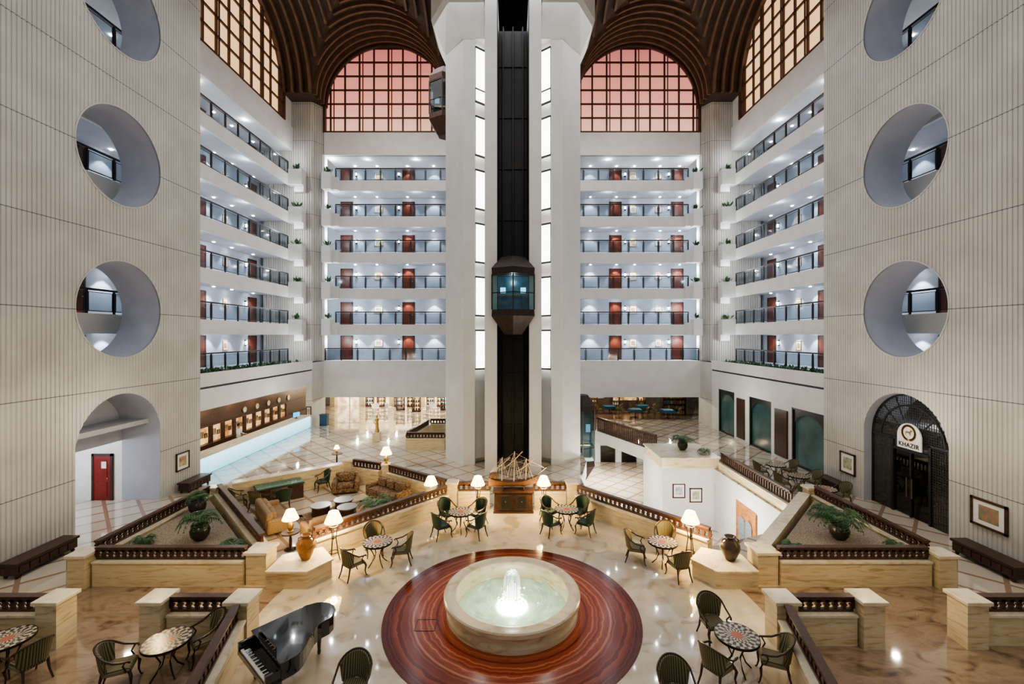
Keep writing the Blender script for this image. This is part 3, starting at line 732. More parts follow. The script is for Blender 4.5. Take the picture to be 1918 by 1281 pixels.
# ---------------------------------------------------------------- armchair & tables
def chair_proto(fab,label,group):
    e=thing('armchair',label,'chair',group=group)
    mb=MB(); pts=[(.26,.24),(.22,.28),(-.22,.28),(-.26,.24),(-.25,-.2),(-.15,-.27),(.15,-.27),(.25,-.2)]
    mb.frus([(x*.96,y*.96) for x,y in pts],.38,pts,.43); mb.frus(pts,.43,[(x*.85,y*.85) for x,y in pts],.49); mb.obj('seat',fab,e,bevel=.02)
    mb=MB(); n=14; vs=[];rows=6
    for r0 in (.29,.235):
        for j in range(rows+1):
            t=j/rows
            for i in range(n+1):
                a=math.radians(-155+130*i/n); u=abs(i/n-.5)*2
                z=.47+t*(.49-.16*u**2); r=r0+.07*t
                vs.append((r*math.cos(a),r*math.sin(a)-.02,z))
    fs=[];o=(rows+1)*(n+1)
    for j in range(rows):
        for i in range(n):
            q=j*(n+1)+i; fs.append((q,q+1,q+n+2,q+n+1)); fs.append((o+q,o+q+n+1,o+q+n+2,o+q+1))
    for i in range(n): fs.append((i,o+i,o+i+1,i+1)); q=rows*(n+1)+i; fs.append((q,q+1,o+q+1,o+q))
    for j in range(rows):
        q=j*(n+1); fs.append((q,q+n+1,o+q+n+1,o+q)); q+=n; fs.append((q,o+q,o+q+n+1,q+n+1))
    mb.add(vs,fs); mb.obj('backrest',fab,e,smooth=True)
    mb=MB(); mb.tube([(.36*math.cos(math.radians(-158+136*i/n)),.36*math.sin(math.radians(-158+136*i/n))-.02,.97-.17*(abs(i/n-.5)*2)**2) for i in range(n+1)],.02,6); mb.obj('top_rail',WOOD,e,smooth=True)
    for s in (-1,1):
        mb=MB(); mb.tube([(s*.33,-.16,.80),(s*.34,0,.70),(s*.33,.14,.67),(s*.31,.24,.66),(s*.29,.27,.62)],.022,6); mb.tube([(s*.30,.2,.66),(s*.26,.14,.56),(s*.27,.2,.42)],.018,6); mb.obj('armrest',WOOD,e,smooth=True)
        mb=MB(); mb.tube([(s*.23,.24,.42),(s*.27,.28,.32),(s*.24,.27,.15),(s*.25,.30,.03),(s*.26,.33,.0)],[.035,.032,.02,.016,.02],6); mb.obj('leg',WOOD,e,smooth=True)
        mb=MB(); mb.tube([(s*.2,-.22,.42),(s*.21,-.26,.2),(s*.24,-.33,0)],[.03,.022,.018],6); mb.obj('leg',WOOD,e,smooth=True)
    return e
ch_s=chair_proto(STRIPE,'olive striped armchair with curved back and wooden legs','court armchairs')
ch_g=chair_proto(GREEN,'dark green leather armchair with curved back and carved legs','green armchairs')
used={'s':False,'g':False}
def chair(x,y,face,kind='s',h=0.012,label=None):
    p=ch_s if kind=='s' else ch_g
    r=math.atan2(face[1]-y,face[0]-x)-pi/2
    if not used[kind]:
        used[kind]=True; p.location=(x,y,h); p.rotation_euler=(0,0,r); return p
    return dup(p,(x,y,h),r,label)
tb=thing('mosaic_table','round mosaic topped cafe table on iron legs','table',group='mosaic tables')
mb=MB(); mb.lathe([(.43,.72),(.45,.735),(.45,.75),(.001,.75)],40); mb.obj('table_top',MOS,tb)
mb=MB(); mb.ringl([(.44,.70),(.465,.70),(.465,.752),(.452,.752),(.44,.72)],40); mb.obj('rim',IRON,tb)
for i in range(4):
    a=pi/4+i*pi/2; c,s_=math.cos(a),math.sin(a)
    mb=MB(); mb.tube([(c*.34,s_*.34,.71),(c*.2,s_*.2,.5),(c*.12,s_*.12,.33),(c*.2,s_*.2,.14),(c*.33,s_*.33,0)],.017,6); mb.obj('leg',IRON,tb,smooth=True)
tfirst=[True]
def table(x,y,h=.012):
    if tfirst[0]: tfirst[0]=False; tb.location=(x,y,h); return
    dup(tb,(x,y,h),random.uniform(0,1))
def setg(tx,ty,offs,kind,h=.012):
    table(tx,ty,h)
    for dx,dy in offs: chair(tx+dx,ty+dy,(tx,ty),kind,h)
setg(-4.35,14.35,[(-.55,-.7),(-.35,.75),(.75,.1)],'s')
setg(4.88,14.35,[(-.8,.25),(.35,.8),(.22,-.8)],'s')
setg(-1.95,16.8,[(-.65,-.5),(.65,-.45),(-.6,.6),(.6,.6)],'g')
setg(2.1,17.05,[(-.65,-.5),(.65,-.45),(-.6,.6),(.6,.6)],'g')
setg(5.0,9.85,[(-.1,.95),(-.65,-.45),(.66,-.28)],'s')
setg(-7.55,9.7,[(-.75,-.35),(.5,.5)],'s',.008)
setg(-11.1,9.75,[(.75,-.25),(-.85,.1)],'s',.008)
chair(-3.15,8.75,(-3.15,7.5),'s',.012); chair(3.2,8.6,(3.2,7.5),'s',.012)

# ---------------------------------------------------------------- lamps
def shade(mb,z,r0,r1,h): mb.ringl([(r0,z),(r1,z+h),(r1-.01,z+h),(r0-.01,z)],28)
def floor_lamp(x,y,h=0.0,e=45,label='tall wrought iron floor lamp with cream shade',H=1.3):
    t=thing('floor_lamp',label,'lamp',(x,y,h),group='wrought iron floor lamps')
    mb=MB()
    for i in range(3):
        a=i*2*pi/3+.4; c,s=math.cos(a),math.sin(a)
        mb.tube([(c*.2,s*.2,0),(c*.13,s*.13,.3),(c*.07,s*.07,H*.6),(c*.12,s*.12,H-.15)],.016,6)
    for z,r in ((.3,.14),(H*.6,.07),(H-.15,.13)): mb.ringl([(r-.01,z),(r+.01,z),(r+.01,z+.02),(r-.01,z+.02)],16)
    mb.tube([(0,0,H*.55),(0,0,H+.05)],.015,6); mb.obj('stand',IRON,t,smooth=True)
    mb=MB(); shade(mb,H,.29,.15,.34); mb.obj('lamp_shade',SHADE,t,smooth=True)
    light('POINT',(x,y,h+H-.02),e,(1,.68,.27),.1); light('POINT',(x,y,h+H+.40),e*.4,(1,.72,.35),.08)
def table_lamp(x,y,h,e=20,sc=1,label='ceramic table lamp with glowing cream shade'):
    t=thing('table_lamp',label,'lamp',(x,y,h),group='table lamps')
    mb=MB(); mb.lathe([(.09*sc,0),(.09*sc,.02),(.04*sc,.04),(.1*sc,.16*sc),(.08*sc,.26*sc),(.025*sc,.34*sc),(.02*sc,.42*sc)],16); mb.obj('lamp_base',BRASS,t,smooth=True)
    mb=MB(); shade(mb,.38*sc,.24*sc,.12*sc,.28*sc); mb.obj('lamp_shade',SHADE,t,smooth=True)
    light('POINT',(x,y,h+.36*sc),e,(1,.68,.27),.08)
for s in (-1,1):
    x,y,_=G(959+s*334,1052); floor_lamp(x,y,0.012,210)
floor_lamp(-1.4,18.2,.012,170); floor_lamp(1.3,18.2,.012,170)
def side_table(x,y,h,z=0,lab='small round dark wood side table'):
    t=thing('side_table',lab,'table',(x,y,z)); mb=MB(); mb.lathe([(.3,h-.04),(.3,h),(.001,h)],24); mb.obj('table_top',WOOD,t)
    mb=MB(); mb.lathe([(.2,0),(.18,.03),(.04,.08),(.05,h*.5),(.03,h-.1),(.1,h-.04)],16); mb.obj('pedestal',WOOD,t,smooth=True)
side_table(-7.7,15.4,.62); table_lamp(-7.7,15.4,.62,70,1.15)
table_lamp(-6.25,22.0,1.1,60,1.2); side_table(-3.45,18.85,.65) ; table_lamp(-3.45,18.85,.65,70,1.2)
side_table(-10.2,25.8,.6); table_lamp(-10.2,25.8,.6,20,.7)

# ---------------------------------------------------------------- pots & plants
def vase(x,y,h,m,label,r=.27,H=.62):
    e=thing('vase',label,'vase',(x,y,h)); mb=MB(); mb.lathe([(r*.45,0),(r*.7,H*.2),(r,H*.5),(r*.95,H*.68),(r*.5,H*.88),(r*.42,H*.93),(r*.6,H),(r*.5,H),(r*.35,H*.92),(.001,H*.9)],28); mb.obj('vase_body',m,e,smooth=True)
    mb=MB()
    for q in (-1,1): mb.tube([(q*r*.5,0,H*.9),(q*r*.8,0,H*.86),(q*r*.85,0,H*.74)],.02,6)
    mb.obj('handle',m,e,smooth=True)
vase(-6.35,13.65,.55,AMBER,'large amber glazed clay jar on the marble ledge',.28,.75)
vase(6.7,13.6,.55,POTD,'large dark brown clay jar on the marble ledge',.29,.72)
def palm(x,y,h,R=.8,nf=18,pot=True,seed=1,label='potted palm with arching green fronds',H=.5):
    e=thing('potted_palm',label,'plant',(x,y,h)); z0=0
    if pot:
        mb=MB(); mb.lathe([(.16,0),(.27,.15),(.3,.32),(.24,.46),(.27,.5),(.22,.5),(.2,.44),(.001,.44)],24); mb.obj('pot',POTB,e,smooth=True); z0=.44
    rnd=random.Random(seed); mb=MB()
    for i in range(nf):
        a=2*pi*i/nf+rnd.uniform(-.2,.2); l=R*rnd.uniform(.75,1.15); up=H*rnd.uniform(.5,1.4)
        d=Vector((math.cos(a),math.sin(a),0)); sd=Vector((-d.y,d.x,0)); pts=[]
        for j in range(11):
            t=j/10; pts.append(Vector((0,0,z0+.03))+d*l*t+Vector((0,0,up*(2.2*t-2.2*t*t)+.12*t-.08*t*t*t)))
        mb.tube(pts,.008,4)
        lf=min(.26,R*.32)
        for j in range(2,11):
            t=j/10; ll=lf*math.sin(pi*min(1,t*.85+.1))+.05; p=pts[j]; 
            for q in (-1,1):
                e2=p+sd*q*ll+d*ll*.55+Vector((0,0,-ll*.25)); w=(d*.028)
                mb.add([p-w,p+w,e2],[(0,1,2)])
    mb.obj('foliage',LEAF,e,kind='stuff',recalc=False)
palm(-10.35,14.7,.66,.6,20,seed=2,H=.6); palm(-8.85,13.95,.66,.35,14,False,seed=3,label='low leafy fern growing in the gravel bed',H=.35)
palm(-11.9,14.3,.66,.35,12,False,seed=4,label='low leafy fern growing in the gravel bed',H=.3)
palm(-12.0,16.9,.66,.4,12,True,seed=14,label='small potted palm in the gravel bed',H=.4)
palm(10.9,14.75,.66,.75,26,seed=5,H=.6); palm(11.7,16.6,.66,.5,16,False,seed=6,label='leafy green palm growing in the gravel bed'); palm(8.85,13.9,.66,.35,14,False,seed=7,label='low leafy fern growing in the gravel bed',H=.3)
palm(12.1,14.0,.66,.3,12,False,seed=8,label='low leafy fern growing in the gravel bed',H=.3)
palm(10.2,26.5,.62,.7,20,seed=9,label='potted palm on the stairwell planter box'); palm(11.1,25.6,.62,.4,14,False,seed=10,label='low fern on the stairwell planter box',H=.3)
palm(-5.5,17.9,0,.7,22,seed=11,label='potted palm standing in the lounge')

# ---------------------------------------------------------------- grand piano
PB=Vector((-5.85,9.45,0)); pa=math.atan2(-.654,.756)
e=thing('grand_piano','glossy black grand piano with closed lid','piano',(PB.x,PB.y,.012),pa)
pc=[(0,0),(1.5,0),(1.5,.55)]
for i in range(1,9):
    t=i/8; pc.append((1.5-.62*(3*t*t-2*t**3),.55+t*.85))
for i in range(1,9):
    a=-pi*.02+ (pi*.98)*i/8; pc.append((.46+.44*math.cos(a),1.45+.42*math.sin(a)))
pc.append((0.0,1.45))
mb=MB(); mb.prism([(x,max(y,.28)) for x,y in pc],.62,.94); mb.box(0,0,.62,.06,.3,.86); mb.box(1.44,0,.62,1.5,.3,.86); mb.box(0,0,.6,1.5,.3,.70); mb.obj('case',PIANO,e)
mb=MB(); mb.prism([(x*1.02-.01,max(y,.26)*1.01) for x,y in pc],.95,.985); mb.obj('lid',PIANO,e,bevel=.008)
mb=MB(); mb.box(.1,.02,.70,1.4,.17,.735)
mb.m=1
for i in range(36):
    if i%7 not in (2,6): mb.box(.1+1.3*(i+.72)/36,.075,.735,.1+1.3*(i+1.28)/36,.17,.75)
mb.obj('keyboard',[IVORY,PIANO],e)
mb=MB(); mb.box(.3,.30,.985,1.2,.32,1.15) ; mb.obj('music_stand',PIANO,e)
for x,y in ((.15,.3),(1.35,.3),(.45,1.55)):
    mb=MB(); mb.lathe([(.03,0),(.045,.05),(.035,.1),(.055,.35),(.075,.6)],12,(x,y,0)); mb.obj('leg',PIANO,e,smooth=True)
mb=MB(); mb.box(.7,.35,.1,.72,.37,.62); mb.box(.8,.35,.1,.82,.37,.62); mb.box(.66,.2,.06,.86,.4,.12); mb.obj('pedal_lyre',BRASS,e)

# ---------------------------------------------------------------- ship on cabinet
e=thing('console_cabinet','dark wooden console cabinet with two panelled doors','cabinet',(.06,18.75,.012))
CABW=mat('cabinet_wood',(.075,.035,.022),.35,col2=(.045,.02,.012),scale=5)
mb=MB(); mb.box(-.8,-.25,.08,.8,.25,.85); mb.box(-.86,-.3,.85,.86,.3,.92); mb.box(-.84,-.28,0,.84,.28,.09); mb.obj('body',CABW,e,bevel=.01)
for x in (-.58,.1):
    mb=MB(); mb.box(x,-.29,.14,x+.5,-.25,.8); mb.m=1; mb.box(x+.08,-.3,.22,x+.42,-.29,.72)
    d=mb.obj('door',[CABW,BLACK],e); k=MB(); k.ball((x+.25,-.31,.5),.025); k.obj('knob',BRASS,d)
e=thing('model_ship','wooden model dhow with masts and rigging on the cabinet','model ship',(.06,18.75,.932))
mb=MB(); N=16; vs=[];fs=[]
for i in range(N+1):
    t=i/N; x=-1.05+2.1*t; wd=.20*math.sin(pi*min(.98,max(.04,t*.86+.1)))**.6; sheer=.34+.26*(abs(t-.45)*1.8)**2; keel=.12+.4*max(0,t-.72)*1.6
    for q,(a,b) in enumerate([(-1,1),(-.9,.6),(-.55,.2),(0,0),(.55,.2),(.9,.6),(1,1)]): vs.append((x,a*wd,keel+(sheer-keel)*b))
for i in range(N):
    for q in range(6): fs.append((i*7+q,i*7+q+1,(i+1)*7+q+1,(i+1)*7+q))
    fs.append((i*7,(i+1)*7,(i+1)*7+6,i*7+6))
fs+=[tuple(range(7)),tuple(N*7+6-q for q in range(7))]
mb.add(vs,fs); mb.beam((.98,0,.6),(1.4,0,.92),.035,.035); mb.box(-1.0,-.15,.5,-.62,.15,.68); mb.obj('hull',mat('hull_wood',(.13,.065,.035),.4,col2=(.08,.038,.02),scale=12),e,smooth=True)
MST=mat('mast_wood',(.50,.38,.26),.5); RIG=mat('rigging_rope',(.45,.38,.3),.8)
for x,h in ((-.5,1.35),(.02,1.6),(.52,1.3)):
    mb=MB(); mb.tube([(x,0,.3),(x+.03,0,h)],[.032,.018],6); mb.tube([(x-.42,0,h*.55),(x+.0,0,h*.76),(x+.36,0,h*1.0)],.02,5)
    for zf,l in ((.62,.16),(.8,.12)): mb.tube([(x-.02,-l,h*zf),(x-.02,l,h*zf)],.01,5)
    m=mb.obj('mast',MST,e)
    mb=MB()
    for q in (-1,1):
        for dx in (-.3,-.15,.18,.32): mb.beam((x,0,h*.95),(x+dx,q*.17,.48),.008,.008)
    mb.beam((x,0,h*.97),(1.35,0,.9),.009,.009); mb.beam((x,0,h*.97),(-1.0,0,.7),.009,.009)
    mb.obj('rigging',RIG,m)
mb=MB()
for x in (-.45,.45): mb.box(x-.03,-.18,0,x+.03,.18,.2)
mb.box(-.5,-.03,0,.5,.03,.04)
mb.obj('stand',WOOD,e)

# ---------------------------------------------------------------- lounge
e=thing('rug','red patterned oriental rug under the lounge tables','rug',(-7.2,18.4,.0),math.radians(40)); mb=MB(); mb.box(-1.5,-1.0,.002,1.5,1.0,.02); mb.m=1
for b in ((-1.4,-.9,1.4,-.7),(-1.4,.7,1.4,.9),(-1.4,-.9,-1.2,.9),(1.2,-.9,1.4,.9)): mb.box(b[0],b[1],.02,b[2],b[3],.024)
mb.obj('rug_pile',[RUG,PAISLEY],e)
def sofa(x,y,rot,w,m,label):
    e=thing('sofa',label,'sofa',(x,y,0),rot)
    mb=MB(); mb.box(-w/2,-.4,.08,w/2,.42,.3); mb.obj('base',m,e,bevel=.04)
    mb=MB(); mb.box(-w/2,.24,.3,w/2,.48,.86); mb.obj('backrest',m,e,bevel=.09)
    for s in (-1,1): mb=MB(); mb.box(s*w/2-.11,-.42,.08,s*w/2+.11,.45,.62); mb.obj('armrest',m,e,bevel=.08)
    n=max(1,round(w/.7))
    for i in range(n):
        a=-w/2+.12+(w-.24)*i/n; b=a+(w-.24)/n-.01
        mb=MB(); mb.box(a,-.42,.3,b,.24,.46); mb.obj('seat_cushion',m,e,bevel=.05)
        mb=MB(); mb.box(a+.03,.08,.46,b-.03,.28,.84); mb.obj('back_cushion',m,e,bevel=.07)
sofa(-9.35,17.4,math.radians(130),2.1,BEIGE,'beige upholstered sofa facing the lounge rug')
sofa(-7.1,16.3,math.radians(222),0.9,BEIGE,'beige upholstered armchair by the lounge rug')
sofa(-5.6,20.05,math.radians(-37),2.1,PAISLEY,'brown patterned sofa backing onto the marble wall')
sofa(-7.9,21.1,math.radians(15),1.0,PAISLEY,'brown patterned armchair by the marble wall')
for x,y in ((-7.9,18.3),(-7.2,18.95),(-6.75,18.15)):
    e=thing('drum_table','low round drum coffee table with metal top','table',(x,y,.024)); mb=MB(); mb.lathe([(.32,0),(.36,.06),(.34,.3),(.37,.38)],24); mb.obj('drum',WOOD,e,smooth=True)
    mb=MB(); mb.lathe([(.4,.38),(.4,.42),(.001,.42)],24); mb.obj('tray_top',mat('pewter',(.25,.24,.22),.3,.7),e)
e=thing('desk','wooden writing desk with green leather top','desk',(-10.55,20.1,0),math.radians(38))
mb=MB(); mb.box(-.95,-.42,.70,.95,.42,.74); mb.obj('desk_top',mat('desk_green',(.05,.16,.11),.2),e)
mb=MB(); mb.box(-.98,-.45,.66,.98,.45,.70); mb.obj('frame',WOODR,e)
for s in (-1,1): mb=MB(); mb.box(s*.68-.25,-.38,0,s*.68+.25,.38,.66); mb.obj('pedestal',WOODR,e)
chair(-9.8,19.0,(-10.5,20.1),'g',0,'dark green armchair beside the writing desk'); chair(-9.1,21.3,(-10.5,20.1),'g',0,'dark green armchair beside the writing desk'); chair(-10.75,18.75,(-10.5,20.1),'s',0,'striped armchair beside the writing desk'); chair(-11.75,19.0,(-10.5,20.1),'s',0,'striped armchair beside the writing desk')

# ---------------------------------------------------------------- reception
e=thing('reception_desk','long reception counter with glowing glass front','desk')
mb=MB(); mb.box(-17.0,22.9,0,-16.45,35.85,.98); mb.obj('desk_body',mat('desk_wood',(.4,.25,.15),.5),e)
mb=MB(); mb.box(-16.45,22.9,.05,-16.3,35.85,.95); mb.obj('lit_front',DESKG,e)
mb=MB(); mb.box(-17.2,22.8,.98,-16.25,35.88,1.05); mb.obj('countertop',CAP,e)
mb=MB(); mb.box(-18.95,22.6,0,-18.78,41,3.5); struct(mb,'wall_reception',WOODR)
mb=MB(); mb.box(-18.78,22.6,1.95,-18.5,41,3.5); mb.box(-18.5,22.6,1.92,-18.44,41,2.02); struct(mb,nm('trim'),WOODR)
mb=MB(); mb.box(-18.75,22.6,0,-18.45,41,.85); mb.obj('back_counter',WOODR,label='dark wood back counter behind reception',category='counter')
for i in range(12):
    y=22.9+1.15*i
    mb=MB(); mb.box(-18.73,y,.87,-18.68,y+.88,1.9); mb.obj('display_niche',AMBL,label='amber lit display niche behind reception',category='display niche',group='reception niches')
    picture((-18.67,y+.26,1.45),pi/2,.28,.38,i%5,GOLD,'gilt framed artwork behind reception',group='reception artworks',mat_in=False)
    picture((-18.67,y+.64,1.36),pi/2,.24,.28,(i+2)%5,WOOD,'dark framed artwork behind reception',group='reception artworks',mat_in=False)
    mb=MB(); mb.box(-18.75,y+.88,.85,-18.55,y+1.15,1.95); struct(mb,nm('trim'),WOODR)
for i in range(5):
    y=30.6+1.5*i
    e=thing('wall_clock','round brass wall clock on the reception beam','clock',(-18.49,y,2.35),pi/2,'reception clocks')
    def disc(r,y0,y1):
        mb=MB(); n=28; mb.add([(r*math.cos(2*pi*i/n),y0,r*math.sin(2*pi*i/n)) for i in range(n)]+[(r*math.cos(2*pi*i/n),y1,r*math.sin(2*pi*i/n)) for i in range(n)],[tuple(range(n)),tuple(range(n,2*n))]+[(i,(i+1)%n,n+(i+1)%n,n+i) for i in range(n)]); return mb
    disc(.22,0,-.05).obj('rim',BRASS,e); disc(.17,-.05,-.055).obj('clock_face',WHITEC,e)
    mb=MB(); mb.beam((0,-.06,0),(.0,-.06,.15),.01,.015); mb.beam((0,-.06,0),(.1,-.06,-.04),.01,.02); mb.obj('hands',BLACK,e)
for y in (24,26.5,29,31.5,34,37): downlight((-17.9,y,3.48),50,(1,.86,.62))
e=thing('monitor','flat black computer monitor on the reception counter','monitor',(-16.7,34.3,1.05),math.radians(60)); mb=MB(); mb.box(-.3,-.02,.1,.3,.02,.5); mb.box(-.1,-.08,0,.1,.08,.02); mb.box(-.03,-.02,0,.03,.02,.12); mb.obj('casing',BLACK,e); mb=MB(); mb.box(-.28,-.03,.12,.28,-.02,.48); mb.obj('screen',emat('screen_blue',(.1,.5,.9),1.2),e)

def person(x,y,rot):
    e=thing('person','person in a white shirt standing behind the reception counter','person',(x,y,0),rot)
    J=[(0,0,.92,.13,.10),(0,0,1.1,.13,.10),(0,0,1.3,.16,.11),(0,0,1.42,.10,.08),(0,-.01,1.5,.05,.05),(0,-.03,1.58,.075,.085),(0,-.03,1.68,.085,.1),(0,-.02,1.75,.05,.06),
       (.19,0,1.38,.055,.055),(.25,-.05,1.12,.042,.042),(.2,-.28,1.08,.033,.033),(.16,-.36,1.09,.03,.022),
       (-.19,0,1.38,.055,.055),(-.25,-.05,1.12,.042,.042),(-.2,-.28,1.08,.033,.033),(-.16,-.36,1.09,.03,.022),
       (.1,0,.84,.09,.09),(.11,-.02,.48,.06,.06),(.11,.02,.09,.042,.042),(.11,-.12,.04,.04,.03),
       (-.1,0,.84,.09,.09),(-.11,-.02,.48,.06,.06),(-.11,.02,.09,.042,.042),(-.11,-.12,.04,.04,.03)]
    E=[(0,1),(1,2),(2,3),(3,4),(4,5),(5,6),(6,7),(3,8),(8,9),(9,10),(10,11),(3,12),(12,13),(13,14),(14,15),(0,16),(16,17),(17,18),(18,19),(0,20),(20,21),(21,22),(22,23)]
    for sx,base in ((1,11),(-1,15)):
        bx,by,bz=J[base][:3]
        for k,(ox,l) in enumerate(((-.03,.07),(-.01,.085),(.01,.08),(.028,.06))):
            i=len(J); J.append((bx+ox,by-.05,bz,.009,.009)); J.append((bx+ox,by-.05-l*.8,bz-.025,.008,.008)); E+=[(base,i),(i,i+1)]
        i=len(J); J.append((bx-sx*.05,by-.03,bz-.005,.01,.01)); J.append((bx-sx*.06,by-.07,bz-.02,.009,.009)); E+=[(base,i),(i,i+1)]
    me=bpy.data.meshes.new('person_body'); me.from_pydata([j[:3] for j in J],E,[]); o=bpy.data.objects.new('person_body',me); COL.objects.link(o)
    md=o.modifiers.new('s','SKIN'); sv=me.skin_vertices[0].data
    for i,j in enumerate(J): sv[i].radius=(j[3],j[4]); sv[i].use_root=(i==0)
    o.modifiers.new('u','SUBSURF').levels=2
    dg=bpy.context.evaluated_depsgraph_get(); nme=bpy.data.meshes.new_from_object(o.evaluated_get(dg)); o.modifiers.clear(); o.data=nme
    nme.materials.clear()
    for m in (mat('skin',(.5,.28,.18),.5),mat('shirt_white',(.8,.8,.8),.8),mat('trousers_black',(.02,.02,.025),.8)): nme.materials.append(m)
    for p in nme.polygons:
        c=p.center; p.use_smooth=True
        p.material_index=0 if (c.z>1.455 or (c.y<-.27 and c.z>.9)) else (1 if c.z>.93 else 2)
    o.parent=e
    mb=MB(); mb.ball((0,-.005,1.70),.1,1.1,16); mb.obj('hair',mat('hair_dark',(.02,.015,.012),.6),e,smooth=True)
    mb=MB(); mb.ball((-.033,-.125,1.65),.012); mb.ball((.033,-.125,1.65),.012); mb.obj('eyes',BLACK,e)
    mb=MB(); mb.ball((0,-.135,1.615),.016); mb.obj('nose',MATS['skin'],e)
person(-17.65,28.6,pi/2)

# ---------------------------------------------------------------- lobby back left
for i,x in enumerate((-18.9,-15.8,-12.6,-9.4)):
    mb=MB(); mb.box(x,48,0,x+2.7,48.1,2.6); mb.m=1; mb.box(x+1.3,47.9,0,x+1.4,48,2.6); mb.box(x,47.9,1.9,x+2.7,48,2.0); struct(mb,nm('window'),[SHOP,MARB])
    mb=MB(); mb.box(x-.5,47.2,0,x,48.2,2.9); struct(mb,nm('trim'),MARB)
def cabinet(x,y,i,rot=0):
    e=thing('display_cabinet','dark boutique display cabinet with goods','cabinet',(x,y,0.012),rot,'display cabinets'); mb=MB(); mb.box(-.4,-.25,0,.4,.25,.15)
    for z in (.5,.9,1.3): mb.box(-.4,-.25,z,.4,.25,z+.04)
    for q in (-.4,.36): mb.box(q,-.25,0,q+.04,.25,1.5)
    mb.obj('case',WOODR,e)
    mb=MB()
    for z in (.15,.54,.94): 
        for q in (-.25,0,.22): mb.lathe([(.06,0),(.09,.1),(.03,.22),(.05,.28)],8,(q,0,z))
    mb.obj('goods',[BLUEC,GOLD,WHITEC,AMBER][i%4],e,kind='stuff')
for i,(x,y) in enumerate(((-15,46.8),(-13.8,46.8),(-12,46.8),(-10.6,46.6),(-8.6,46.8),(-7.5,46.8),(-11.2,44.5),(-9.4,43.6),(-6.8,44.6))): cabinet(x,y,i)
mb=MB(); mb.box(-27,48.2,0,4,48.4,3); struct(mb,'wall_lobby_back',PLA)
mb=MB(); mb.box(-27,41.4,2.9,27,56,3.1); struct(mb,'ceiling_lobby',PLB)
for x in (-15,-12,-9,-6): 
    for y in (43,46): downlight((x,y,2.88),190,(1,.87,.62))
for x,y in ((-13.3,43.2),(-12.2,43.8),(-8.2,42.2),(-7.6,43.2)):
    e=thing('lounge_chair','white curved lounge chair in the lobby','chair',(x,y,0),random.uniform(0,6)); mb=MB(); mb.lathe([(.25,0),(.27,.03),(.04,.06),(.04,.3),(.3,.34),(.36,.42),(.34,.44),(.001,.4)],20); mb.obj('seat',WHITEC,e,smooth=True)
    mb=MB(); n=10; mb.add([(.34*math.cos(pi*i/n),.34*math.sin(pi*i/n),.4) for i in range(n+1)]+[(.4*math.cos(pi*i/n),.4*math.sin(pi*i/n),.8) for i in range(n+1)],[(i,i+1,n+2+i,n+1+i) for i in range(n)]); mb.obj('backrest',WHITEC,e,smooth=True,recalc=False)
e=thing('statue','slender bronze figure statue on a stone plinth','statue',(-9.6,31.5,0)); mb=MB(); mb.box(-.25,-.25,0,.25,.25,.6); mb.obj('plinth',MARB,e)
mb=MB(); mb.lathe([(.16,.6),(.14,.8),(.1,1.0),(.12,1.15),(.07,1.3),(.13,1.45),(.12,1.55),(.04,1.62),(.07,1.7),(.07,1.78),(.001,1.84)],16); mb.tube([(.1,0,1.5),(.25,-.05,1.65),(.2,-.05,1.85)],.03); mb.tube([(-.1,0,1.5),(-.22,0,1.3),(-.1,-.1,1.2)],.03); mb.obj('figure',BRASS,e,smooth=True)
picture((-16.5,35.98,1.3),0,.4,.8,0,BLACK,'dark framed notice on the lobby pier')
e=thing('notice_stand','dark blue display stand by the lobby pier','stand',(-15.6,36.8,0)); mb=MB(); mb.box(-.3,-.2,0,.3,.2,.9); mb.box(-.33,-.23,.9,.33,.23,.95); mb.obj('stand_body',mat('navy',(.02,.05,.1),.4),e)

# lobby back right : library / bar
BARW=mat('bar_wall',(.17,.13,.11),.6,col2=(.10,.075,.065),scale=1.5)
mb=MB(); mb.box(4.5,46,0,20,46.2,2.9); struct(mb,'wall_bar_back',BARW)
mb=MB(); mb.box(3.9,41.4,2.8,20,46,2.9); struct(mb,'ceiling_bar',BARW)
mb=MB(); mb.prism([(4.2,39.5),(16,39.5),(19,46),(4.2,46)],.002,.01); struct(mb,'floor_bar',mat('bar_floor',(.22,.15,.11),.15,col2=(.14,.09,.065),scale=3))
e=thing('bookshelf','tall dark wooden bookshelf filled with books','bookshelf',(15.3,41.9,0.012),0)
mb=MB(); mb.box(-1.1,-.2,0,-1.05,.2,2); mb.box(1.05,-.2,0,1.1,.2,2); mb.box(-1.1,.18,0,1.1,.2,2)
for z in (0,.5,1,1.5,1.97): mb.box(-1.1,-.2,z,1.1,.2,z+.04)
mb.obj('case',WOODR,e)
bc=[mat('book_%d'%i,c,.6) for i,c in enumerate([(.4,.06,.04),(.05,.12,.25),(.08,.2,.08),(.5,.4,.2)])]
mb=MB(); rnd=random.Random(3)
for z in (.04,.54,1.04,1.54):
    x=-1.0
    while x<.95:
        t=rnd.uniform(.04,.09); mb.m=rnd.randrange(4); mb.box(x,-.15,z,x+t,.1,z+rnd.uniform(.25,.38)); x+=t+.01
mb.obj('books',bc,e,kind='stuff')
for i,(x,y) in enumerate(((6.8,43.2),(8,43.6),(10.4,44.5),(13,44.6),(6.2,41.5))): cabinet(x,y,i)
